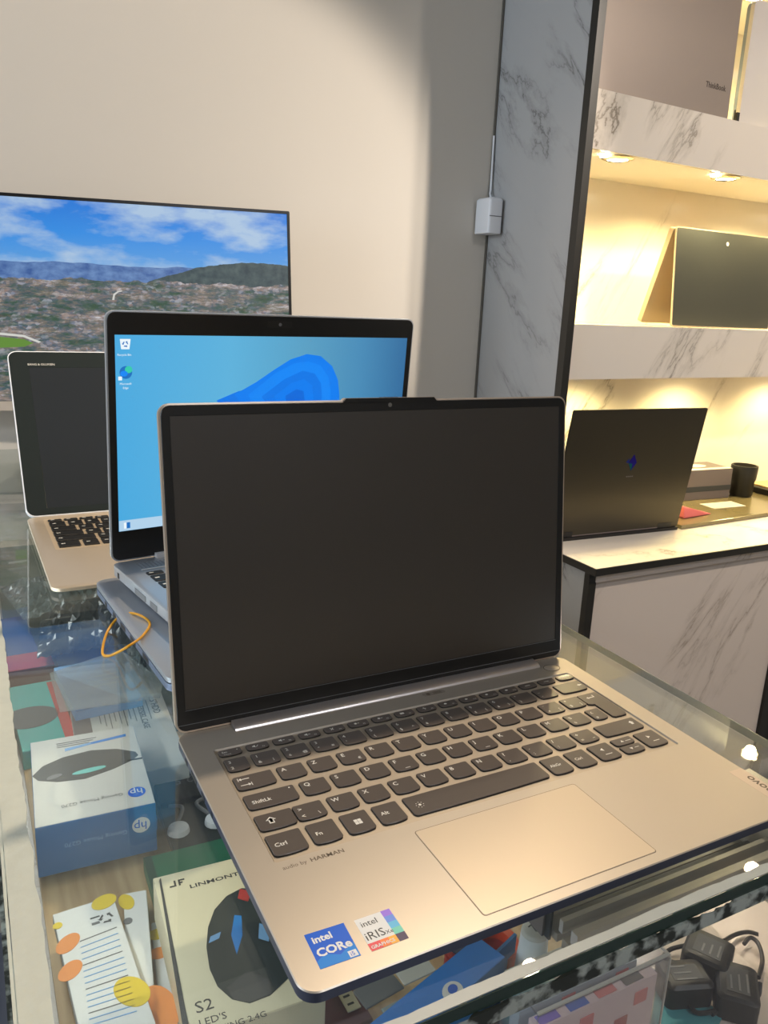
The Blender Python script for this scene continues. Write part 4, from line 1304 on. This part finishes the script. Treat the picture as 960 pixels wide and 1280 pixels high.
sp2([(14.4, 31), (17.6, 31), (17.6, 36.6), (14.4, 36.6)], zz + 0.00004, 'ic', 'start_icon')
bi = sp2([(12.6, 190.5), (19.6, 190.5), (20.8, 199), (11.6, 199)], zz, 'w', 'bin_icon')
for k in range(3):
    a0 = k * 2 * PI / 3 + 0.5
    sp2([(16.2 + r * math.cos(a0 + e), 194.8 + r * math.sin(a0 + e)) for r, e in ((1.5, -0.6), (2.6, -0.6), (2.6, 0.4), (3.1, 0.5), (2.0, 0.9), (1.0, 0.5), (1.5, 0.4))], zz + 0.00005, 'ic', 'bin_arrow')
text('Recycle Bin', 0.0026, EM['w'], s2_, T(0.0092, 0.1850, zz), th=0.00001)
sp2(ell(16.2, 171.0, 5.4, 5.4), zz, 'ic', 'browser_icon')
sp2(ell(18.6, 173.4, 3.2, 3.0), zz + 0.00004, 'teal', 'browser_icon')
sp2(ell(14.6, 170.0, 3.2, 2.4), zz + 0.00006, 'b3', 'browser_icon')
sp2([(9.6, 164.4), (12.8, 164.4), (12.8, 167.6), (9.6, 167.6)], zz + 0.00008, 'w', 'shortcut_mark')
text('Microsoft', 0.0026, EM['w'], s2_, T(0.0108, 0.1605, zz), th=0.00001)
text('Edge', 0.0026, EM['w'], s2_, T(0.0134, 0.1570, zz), th=0.00001)
MB().cyl((0.1632, 0.2135), 0.0016, 0.0004, 0.0006, 18).build('camera_lens', M['grey'], l2)
MB().prism(rr(0.150, 0.2105, 0.176, 0.2165, 0.001), 0.0004, 0.00045).build('camera_panel', mat('cam_panel', srgb(30, 28, 26), 0.3), l2)

# closed silver laptop beneath it
t4 = empty('laptop', 'closed silver blue laptop lying under the lit one', 'laptop', (-0.0070, 0.4930, GZ + 0.0002), math.radians(4.6))
W4, D4 = 0.315, 0.2200
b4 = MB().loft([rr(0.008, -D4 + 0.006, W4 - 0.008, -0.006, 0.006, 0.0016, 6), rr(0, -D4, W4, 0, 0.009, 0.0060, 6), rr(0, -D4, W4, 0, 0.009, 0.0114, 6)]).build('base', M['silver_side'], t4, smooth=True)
MB().loft([rr(0.0006, -D4 + 0.0006, W4 - 0.0006, -0.0006, 0.009, 0.0115, 6), rr(0.0006, -D4 + 0.0006, W4 - 0.0006, -0.0006, 0.009, 0.0122, 6)]).build('closing_gap', M['black'], t4)
MB().loft([rr(0, -D4, W4, 0, 0.009, 0.0123, 6), rr(0, -D4, W4, 0, 0.009, 0.0160, 6), rr(0.001, -D4 + 0.001, W4 - 0.001, -0.001, 0.009, 0.0168, 6)]).build('lid', M['silver'], t4, smooth=True)
for y0, y1 in ((-0.045, -0.038), (-0.075, -0.066), (-0.105, -0.090), (-0.135, -0.120), (-0.170, -0.155)):
    MB().box(-0.0002, y0, 0.0066, 0.003, y1, 0.0106).build('port', M['black'], b4)
for y in (-0.21, -0.014):
    MB().box(0.03, y - 0.003, 0, W4 - 0.03, y + 0.003, 0.0018).build('rubber_foot', M['rubber'], t4)

# gold laptop behind on the left
t3, b3, l3, s3 = laptop('gold laptop with dark glossy screen, farthest left on the glass', (-0.0452, 0.7690, GZ + 0.0002), 0.0128, 0.325, 0.2590, 0.0066, 0.6480, 0.2312,
                        M['gold'], M['plastic_white'], mat('dark_glass_bezel', srgb(34, 40, 40), 0.12), (0.0235, 0.010, 0.2775, 0.1965), M['glossy_grey'], thick=0.006, rad=0.011)
tr = MB().prism(rr(0.0165, -0.1395, 0.300, -0.0131, 0.003), 0.0066, 0.0067).build('keyboard_tray', mat('gold_light', srgb(222, 200, 170), 0.36, 0.4), t3)
for (y0, y1, xs) in ((-0.0283, -0.0207, [(21 + 17.6 * i, 36 + 17.6 * i) for i in range(15)]), (-0.0501, -0.0316, [(21, 38)] + [(41.5 + 18.5 * i, 57 + 18.5 * i) for i in range(13)]),
                     (-0.0703, -0.0534, [(21, 47)] + [(50.5 + 18.5 * i, 66 + 18.5 * i) for i in range(12)]), (-0.0905, -0.0736, [(21, 52)] + [(55.5 + 18.5 * i, 71 + 18.5 * i) for i in range(12)]),
                     (-0.1106, -0.0937, [(21, 62)] + [(65.5 + 18.5 * i, 81 + 18.5 * i) for i in range(11)]), (-0.1341, -0.1139, [(21, 43), (46.5, 62), (65.5, 81), (84.5, 175), (178.5, 195), (198.5, 214)])):
    for a, b in xs:
        k = MB().prism(rr(a / 1000, y0, b / 1000, y1, 0.0012, None, 2), 0.0067, 0.0080, 0.0004).build('key', M['black'], t3)
        MB().box((a + 3) / 1000, (y0 + y1) / 2, 0.0080, (a + 7) / 1000, (y0 + y1) / 2 + 0.002, 0.00805).build('key_legend', M['legend'], k)
text('BANG & OLUFSEN', 0.0042, M['legend'], l3, T(0.0225, 0.2096, 0.0006), th=0.00001, sx=0.95)

# yellow rubber band half on the closed laptop
pts = [at(128, 815, GZ + 0.001), at(134, 790, GZ + 0.0012), at(150, 770, 0.0135), at(168, 767, 0.0212), at(187, 778, 0.0212), at(178, 795, 0.0212), at(160, 808, 0.0205), at(146, 816, 0.008), at(135, 820, GZ + 0.001)]
rbn = tag(MB().tube(spline([tuple(p) for p in pts], 6, True), 0.0010, 8, True).build('rubber_band', M['band'], smooth=True), 'yellow rubber band hanging over the closed laptop edge', 'rubber band')

# ================================================================== MONITOR
def landscape():
    m = bpy.data.materials.new('town_picture')
    m.use_nodes = True
    nt = m.node_tree
    Lk = nt.links.new
    N = nt.nodes.new
    b = nt.nodes['Principled BSDF']
    b.inputs['Base Color'].default_value = (0.01, 0.01, 0.01, 1)
    b.inputs['Roughness'].default_value = 0.4
    tc = N('ShaderNodeTexCoord')
    sp = N('ShaderNodeSeparateXYZ')
    Lk(tc.outputs['Object'], sp.inputs[0])

    def noise(scale, detail, sx=1.0, sy=1.0, rough=0.6, off=0.0):
        mp = N('ShaderNodeMapping')
        mp.inputs['Scale'].default_value = (sx, sy, 1)
        mp.inputs['Location'].default_value = (off, off, 0)
        Lk(tc.outputs['Object'], mp.inputs[0])
        n = N('ShaderNodeTexNoise')
        n.inputs['Scale'].default_value = scale
        n.inputs['Detail'].default_value = detail
        n.inputs['Roughness'].default_value = rough
        Lk(mp.outputs[0], n.inputs['Vector'])
        return n.outputs['Fac']

    def math_(op, a, b_, clamp=False):
        n = N('ShaderNodeMath')
        n.operation = op
        n.use_clamp = clamp
        for i, x in enumerate((a, b_)):
            if isinstance(x, (int, float)):
                n.inputs[i].default_value = x
            else:
                Lk(x, n.inputs[i])
        return n.outputs[0]

    def mix(f, a, b_):
        n = N('ShaderNodeMix')
        n.data_type = 'RGBA'
        Lk(f, n.inputs[0]) if not isinstance(f, float) else None
        for i, x in ((6, a), (7, b_)):
            if isinstance(x, tuple):
                n.inputs[i].default_value = x
            else:
                Lk(x, n.inputs[i])
        return n.outputs[2]
    y = sp.outputs['Y']          # 0 at the bottom of the screen, 0.336 at the top
    x = sp.outputs['X']
    cl = noise(9, 6, 0.8, 2.1, 0.55, 3.3)
    rc = ramp(nt, [(0.44, (0, 0, 0, 1)), (0.62, (1, 1, 1, 1))])
    Lk(cl, rc.inputs[0])
    rs = ramp(nt, [(0.0, srgb(90, 160, 225)), (0.45, srgb(40, 140, 228)), (1.0, srgb(6, 112, 214))])
    mr = N('ShaderNodeMapRange')
    mr.inputs['From Min'].default_value = 0.22
    mr.inputs['From Max'].default_value = 0.336
    Lk(y, mr.inputs[0])
    Lk(mr.outputs[0], rs.inputs[0])
    sky = mix(rc.outputs[0], rs.outputs[0], srgb(172, 198, 226))
    # far blue ridge
    ridge = math_('ADD', math_('MULTIPLY', noise(7, 3, 1, 0.01), 0.020), 0.213)
    n3 = noise(50, 5, 1, 1.6)
    rb = ramp(nt, [(0.3, srgb(44, 84, 150)), (0.7, srgb(110, 146, 196))])
    Lk(n3, rb.inputs[0])
    f1 = math_('GREATER_THAN', y, ridge)
    c1 = mix(f1, rb.outputs[0], sky)
    # darker right hill
    hx = math_('MULTIPLY', math_('SUBTRACT', x, 0.55), math_('SUBTRACT', x, 0.55))
    hill = math_('ADD', math_('SUBTRACT', 0.231, math_('MULTIPLY', hx, 1.0)), math_('MULTIPLY', noise(26, 4, 1, 0.01), 0.010))
    hr = ramp(nt, [(0.35, srgb(34, 56, 66)), (0.7, srgb(78, 96, 96))])
    Lk(noise(70, 5), hr.inputs[0])
    f2 = math_('GREATER_THAN', y, hill)
    c2 = mix(f2, hr.outputs[0], c1)
    # town: patches of trees and pale houses
    vo = N('ShaderNodeTexVoronoi')
    mp = N('ShaderNodeMapping')
    mp.inputs['Scale'].default_value = (1.0, 1.7, 1)
    Lk(tc.outputs['Object'], mp.inputs[0])
    Lk(mp.outputs[0], vo.inputs['Vector'])
    vo.inputs['Scale'].default_value = 150
    hs = N('ShaderNodeSeparateColor')
    Lk(vo.outputs['Color'], hs.inputs[0])
    hc = ramp(nt, [(0.0, srgb(58, 76, 88)), (0.3, srgb(104, 110, 124)), (0.5, srgb(140, 110, 96)), (0.7, srgb(170, 160, 156)), (0.9, srgb(205, 205, 215)), (1.0, srgb(120, 130, 160))])
    Lk(hs.outputs[0], hc.inputs[0])
    tcg = ramp(nt, [(0.3, srgb(24, 44, 40)), (0.5, srgb(48, 74, 50)), (0.7, srgb(96, 104, 74))])
    Lk(noise(90, 6, 1, 1.5), tcg.inputs[0])
    tm = ramp(nt, [(0.44, (0, 0, 0, 1)), (0.56, (1, 1, 1, 1))])
    Lk(noise(28, 5, 0.7, 1.8, 0.7, 1.7), tm.inputs[0])
    town0 = mix(tm.outputs[0], tcg.outputs[0], hc.outputs[0])
    gr = ramp(nt, [(0.32, srgb(12, 44, 48)), (0.43, srgb(40, 84, 62)), (0.49, srgb(84, 100, 120)), (0.55, srgb(150, 128, 112)), (0.63, srgb(215, 215, 224))])
    Lk(noise(20, 9, 0.6, 2.4, 0.8, 9.1), gr.inputs[0])
    mh = N('ShaderNodeMix')
    mh.data_type = 'RGBA'
    mh.inputs[0].default_value = 0.55
    Lk(town0, mh.inputs[6])
    Lk(gr.outputs[0], mh.inputs[7])
    town = mh.outputs[2]
    edge = math_('ADD', math_('MULTIPLY', noise(14, 5, 1, 0.01, 0.6, 5.0), 0.035), 0.180)
    f3 = math_('GREATER_THAN', y, edge)
    c3 = mix(f3, town, c2)
    # haze over the distant part
    Lk(c3, b.inputs['Emission Color'])
    b.inputs['Emission Strength'].default_value = 0.55
    return m


MW, MH = 0.610, 0.344
mo_ = empty('monitor', 'wide thin framed monitor showing a hillside town under blue sky', 'monitor', (0.4445 - 0.30, 1.2003 + 0.010, GZ + 0.0003), -0.1089)
inv = (T(0.4445 - 0.30, 1.2003 + 0.010, GZ + 0.0003, -0.1089)).inverted()
yaw, ti, ro = -0.1089, 0.0805, 0.017
e = Vector((math.cos(yaw), math.sin(yaw), 0))
nn = Vector((-math.sin(yaw), math.cos(yaw), 0))
up = nn * math.sin(ti) + Vector((0, 0, 1)) * math.cos(ti)
e2 = e * math.cos(ro) + up * math.sin(ro)
u2 = -e * math.sin(ro) + up * math.cos(ro)
org = Vector((0.4445, 1.2003, 0.4256)) - u2 * MH - e2 * MW
pm = Matrix((e2, u2, e2.cross(u2))).transposed().to_4x4()
pm.translation = org
pm = inv @ pm
pan = MB().loft([rr(0.002, 0.002, MW - 0.002, MH - 0.002, 0.003, -0.012, 3), rr(0, 0, MW, MH, 0.003, -0.010, 3), rr(0, 0, MW, MH, 0.003, 0.0, 3)]).build('panel_housing', M['black'], mo_, pm)
MB().loft([rr(0.0, 0.0, MW, MH, 0.002, 0.0, 2), rr(0.0005, 0.0005, MW - 0.0005, MH - 0.0005, 0.002, 0.0012, 2), rr(0.0055, 0.016, MW - 0.0055, MH - 0.0055, 0.0003, 0.0012, 2), rr(0.0055, 0.016, MW - 0.0055, MH - 0.0055, 0.0003, 0.0002, 2)], False, False).build('frame', M['bezel'], pan)
so = MB().box(0, 0, 0, MW - 0.011, MH - 0.0215, 0.0003).build('screen', landscape(), pan, Matrix.Translation((0.0055, 0.016, 0.0001)))
MB().box(0.0, 0.0, 0.0012, MW, 0.0155, 0.003).build('chin', M['alu'], pan)
EM['road'] = emis('road_white', (214, 214, 208), 0.9)
EM['meadow'] = emis('meadow_green', (96, 140, 50), 0.9)
for nm, pts in (('road', [(0.292, 0.166), (0.2945, 0.176), (0.302, 0.181), (0.309, 0.182), (0.309, 0.1805), (0.303, 0.1790), (0.297, 0.174), (0.2955, 0.166)]), ('meadow', [(0.112, 0.104), (0.150, 0.100), (0.164, 0.094), (0.150, 0.088), (0.112, 0.086)]), ('road', [(0.10, 0.112), (0.15, 0.107), (0.176, 0.096), (0.172, 0.094), (0.149, 0.1035), (0.10, 0.108)])):
    MB().prism(pts, 0.0003, 0.00035).build('picture_detail', EM[nm], so)
text('hp', 0.02, M['white'], pan, T(MW / 2, 0.002, 0.0031), th=0.0001) if False else None
MB().box(-0.02, 0.020, 0.0, 0.02, 0.028, 0.20).build('stand_neck', M['alu'], mo_)
MB().prism(rr(-0.11, -0.06, 0.11, 0.030, 0.01), 0.0, 0.006).build('stand_foot', M['alu'], mo_)

# ================================================================== THINGS ON THE SIDE COUNTER AND SHELVES
def back_laptop(label, origin, yaw, W, D, T_, tilt, L, mback, thick=0.005, rad=0.004):
    """laptop seen from behind: origin = left end of the hinge line as seen from the camera, on the surface"""
    a = yaw + PI
    ox = Vector(origin) + Vector((math.cos(yaw), math.sin(yaw), 0)) * W
    t = empty('laptop', label, 'laptop', tuple(ox), a)
    MB().loft([rr(0.004, -D + 0.004, W - 0.004, -0.003, rad, 0.0016, 5), rr(0, -D, W, 0, rad, T_ * 0.5, 5), rr(0, -D, W, 0, rad, T_, 5)]).build('base', mback, t, smooth=True)
    for y in (-D + 0.014, -0.014):
        MB().box(0.03, y - 0.003, 0, W - 0.03, y + 0.003, 0.0018).build('rubber_foot', M['rubber'], t)
    l = MB().loft([rr(0, 0, W, L, rad, 0, 5), rr(0, 0, W, L, rad, thick - 0.0008, 5), rr(0.001, 0.001, W - 0.001, L - 0.001, rad, thick, 5)]).build('lid', mback, t, lid_mx(0, 0, T_, tilt) @ Matrix.Translation((0, 0, -thick)) @ Matrix.Scale(1, 4), smooth=True)
    return t, l


th, lh = back_laptop('dark bronze laptop seen from behind on the marble side counter', (0.9673, 1.0318, -0.1998), -0.0458, 0.358, 0.205, 0.0085, 0.1456, 0.2796, M['lid_dark'])
# the lid matrix above has Z pointing to the screen side; its back is the -Z face
zb = -0.0001
MB().box(0.020, 0.0, -0.0008, 0.060, 0.012, zb).build('hinge_cover', M['black'], lh)
MB().box(0.298, 0.0, -0.0008, 0.338, 0.012, zb).build('hinge_cover', M['black'], lh)
MB().box(0.060, 0.0004, -0.0006, 0.298, 0.0030, zb).build('hinge_strip', M['grey_box'], lh)
MB().box(0.0, -0.008, -0.0035, 0.358, -0.0005, 0.0045).build('hinge_gap', M['black'], lh)
eb = emis('emblem_violet', (40, 24, 150), 0.15)
MB().prism([(0.1770, 0.1440), (0.1880, 0.1625), (0.1770, 0.1810), (0.1660, 0.1625)], -0.0005, zb).build('diamond_emblem', mat('emblem_violet', srgb(44, 32, 150), 0.2, 0.6), lh)
MB().prism([(0.1770, 0.1440), (0.1880, 0.1625), (0.1770, 0.1600)], -0.0007, -0.0005).build('diamond_emblem', mat('emblem_green', srgb(20, 110, 110), 0.2, 0.6), lh)
MB().prism([(0.1880, 0.1625), (0.1955, 0.1640), (0.1880, 0.1720)], -0.0005, zb).build('diamond_emblem', mat('emblem_blue', srgb(40, 60, 170), 0.2, 0.6), lh)
for k in range(4):
    MB().box(0.1675 + k * 0.005, 0.1300, -0.0004, 0.1705 + k * 0.005, 0.1325, zb).build('tiny_lettering', M['grey'], lh)

# flat glass tray with small goods
def pt(u, v, z=-0.19):
    p = at(u, v, z)
    return p


SG = -0.1998
tag(MB().prism([(1.335, 1.005), (1.98, 1.035), (1.98, 1.262), (1.335, 1.235)], SG, SG + 0.0098).build('glass_tray', [mat('tray_smoky', srgb(120, 108, 76), 0.2)], bevel=0.0015),
    'flat smoky glass tray on the side counter beside the bronze laptop', 'tray')
ZT = SG + 0.0099
g = empty('grey_carton', 'grey carton with white oval label on the tray behind the bronze laptop', 'box', (1.585, 1.205, ZT), -0.06)
MB().box(-0.105, -0.028, 0, 0.105, 0.062, 0.080).build('body', M['grey_box'], g, bevel=0.001)
MB().box(-0.104, -0.027, 0.080, 0.104, -0.010, 0.0805).build('pale_stripe', M['paper'], g)
MB().prism(ell(0.02, 0.022, 0.035, 0.018), 0.080, 0.0806).build('oval_label', M['paper'], g)
MB().box(-0.1055, -0.0286, 0.022, 0.1055, -0.0278, 0.036).build('dark_band', M['dkgrey'], g)
g = tag(MB().loft([[(0.0, 0.0, 0.0), (0.115, 0.012, 0.0), (0.095, 0.045, 0.0), (0.0, 0.06, 0.0)], [(0.0, 0.004, 0.030), (0.030, 0.012, 0.022), (0.028, 0.03, 0.02), (0.0, 0.045, 0.03)]]).build('pink_cloth', M['pink'], None, T(1.385, 1.045, ZT), bevel=0.004), 'folded pink cloth beside the bronze laptop corner', 'cloth')
g = tag(MB().prism(rr(-0.055, -0.025, 0.055, 0.025, 0.002), 0, 0.001).build('white_card', M['paper'], None, T(1.600, 1.115, ZT, -0.05)), 'white card lying on the tray in front of the grey carton', 'card')
g = empty('black_cup', 'short black cylindrical cup standing on the tray by the grey carton', 'cup', (1.745, 1.180, ZT))
MB().lathe((0, 0, 0), [(0.026, 0), (0.030, 0.006), (0.030, 0.040), (0.033, 0.050), (0.0345, 0.080), (0.0335, 0.084), (0.030, 0.084), (0.029, 0.012), (0.002, 0.012)], 36).build('body', M['black'], g, smooth=True)
MB().cyl((0, 0), 0.029, 0.060, 0.074, 30).build('cork_filling', mat('cup_fill', srgb(170, 150, 120), 0.6), g)
g = empty('dark_dish', 'shallow black dish with gilt contents right of the black cup', 'dish', (1.89, 1.19, ZT))
MB().prism(rr(-0.072, -0.06, 0.075, 0.05, 0.004), 0, 0.016).build('body', M['black'], g, bevel=0.001)
MB().prism(rr(-0.055, -0.045, 0.06, 0.04, 0.006), 0.0161, 0.020).build('gilt_pad', mat('gilt_pad', srgb(206, 176, 120), 0.5), g)

# upper shelf: two upright laptops
z1 = 0.6682
g = empty('laptop', 'warm grey laptop standing upright at the left end of the top shelf', 'laptop', (0.967, 1.030, z1), math.radians(2.5))
b = MB().loft([rr(0, 0, 0.377, 0.255, 0.008, 0, 5), rr(0, 0, 0.377, 0.255, 0.008, 0.012, 5)]).build('lid', M['lid_grey'], g, Matrix.Translation((0, 0.012, 0)) @ Matrix.Rotation(PI / 2 - 0.02, 4, 'X'), smooth=True)
MB().loft([rr(0.002, 0.002, 0.375, 0.253, 0.008, -0.0105, 5), rr(0.002, 0.002, 0.375, 0.253, 0.008, -0.0005, 5)]).build('base', M['dkgrey'], g, Matrix.Translation((0, 0.012, 0)) @ Matrix.Rotation(PI / 2 - 0.02, 4, 'X'), smooth=True)
text('ThinkBook', 0.0150, mat('lid_lettering', srgb(88, 80, 76), 0.3, 0.6), b, T(0.300, 0.052, 0.0121, 0.0), th=0.0001, bold=0.015, sx=0.9)
M['pale_lid'] = mat('pale_silver_lid', srgb(205, 200, 196), 0.5, 0.2)
g = empty('laptop', 'pale silver laptop standing upright at the right on the top shelf', 'laptop', (1.388, 1.066, z1), math.radians(3))
b = MB().loft([rr(0, 0, 0.33, 0.235, 0.014, 0, 6), rr(0, 0, 0.33, 0.235, 0.014, 0.0095, 6)]).build('lid', M['pale_lid'], g, Matrix.Translation((0, 0.0, 0)) @ Matrix.Rotation(PI / 2, 4, 'X'), smooth=True)
MB().loft([rr(0.001, 0.001, 0.329, 0.234, 0.014, -0.009, 6), rr(0.001, 0.001, 0.329, 0.234, 0.014, -0.0004, 6)]).build('base', M['silver_side'], g, Matrix.Translation((0, 0.0, 0)) @ Matrix.Rotation(PI / 2, 4, 'X'), smooth=True)
MB().box(-0.0004, 0.012, -0.004, 0.004, 0.03, -0.001).build('port', M['black'], b)
MB().box(-0.010, -0.012, 0.0, -0.002, -0.004, 0.022).build('book_stop', M['black'], g)

# lower shelf: black laptop in tent position with golden edge
z2 = 0.2502
g = empty('laptop', 'black screened laptop with golden edge, tented on the second shelf', 'laptop', (1.300, 1.082, z2), math.radians(2))
hW, hL = 0.336, 0.212
a1 = 0.10
l = MB().loft([rr(0, 0, hW, hL, 0.006, -0.004, 5), rr(0, 0, hW, hL, 0.006, 0.0, 5)]).build('lid', M['gold'], g, Matrix.Translation((0, 0, 0.001)) @ Matrix.Rotation(PI / 2 - a1, 4, 'X'), smooth=True)
MB().prism(rr(0.0022, 0.0022, hW - 0.0022, hL - 0.0022, 0.004), 0.0, 0.0006).build('screen', mat('slate_screen', srgb(46, 48, 49), 0.45), l)
MB().cyl((hW / 2, hL - 0.026), 0.0042, 0.0006, 0.0012, 18).build('camera_lens', M['paper'], l)
a2 = 0.30
MB().loft([rr(0, 0, hW, hL, 0.006, 0.0, 5), rr(0, 0, hW, hL, 0.006, 0.012, 5)]).build('base', M['gold'], g,
    Matrix.Translation((0, 0.018 + math.sin(a1) * hL, 0.001 + math.cos(a1) * hL)) @ Matrix.Rotation(-PI / 2 + a2, 4, 'X') @ Matrix.Translation((0, 0, -0.012)), smooth=True)
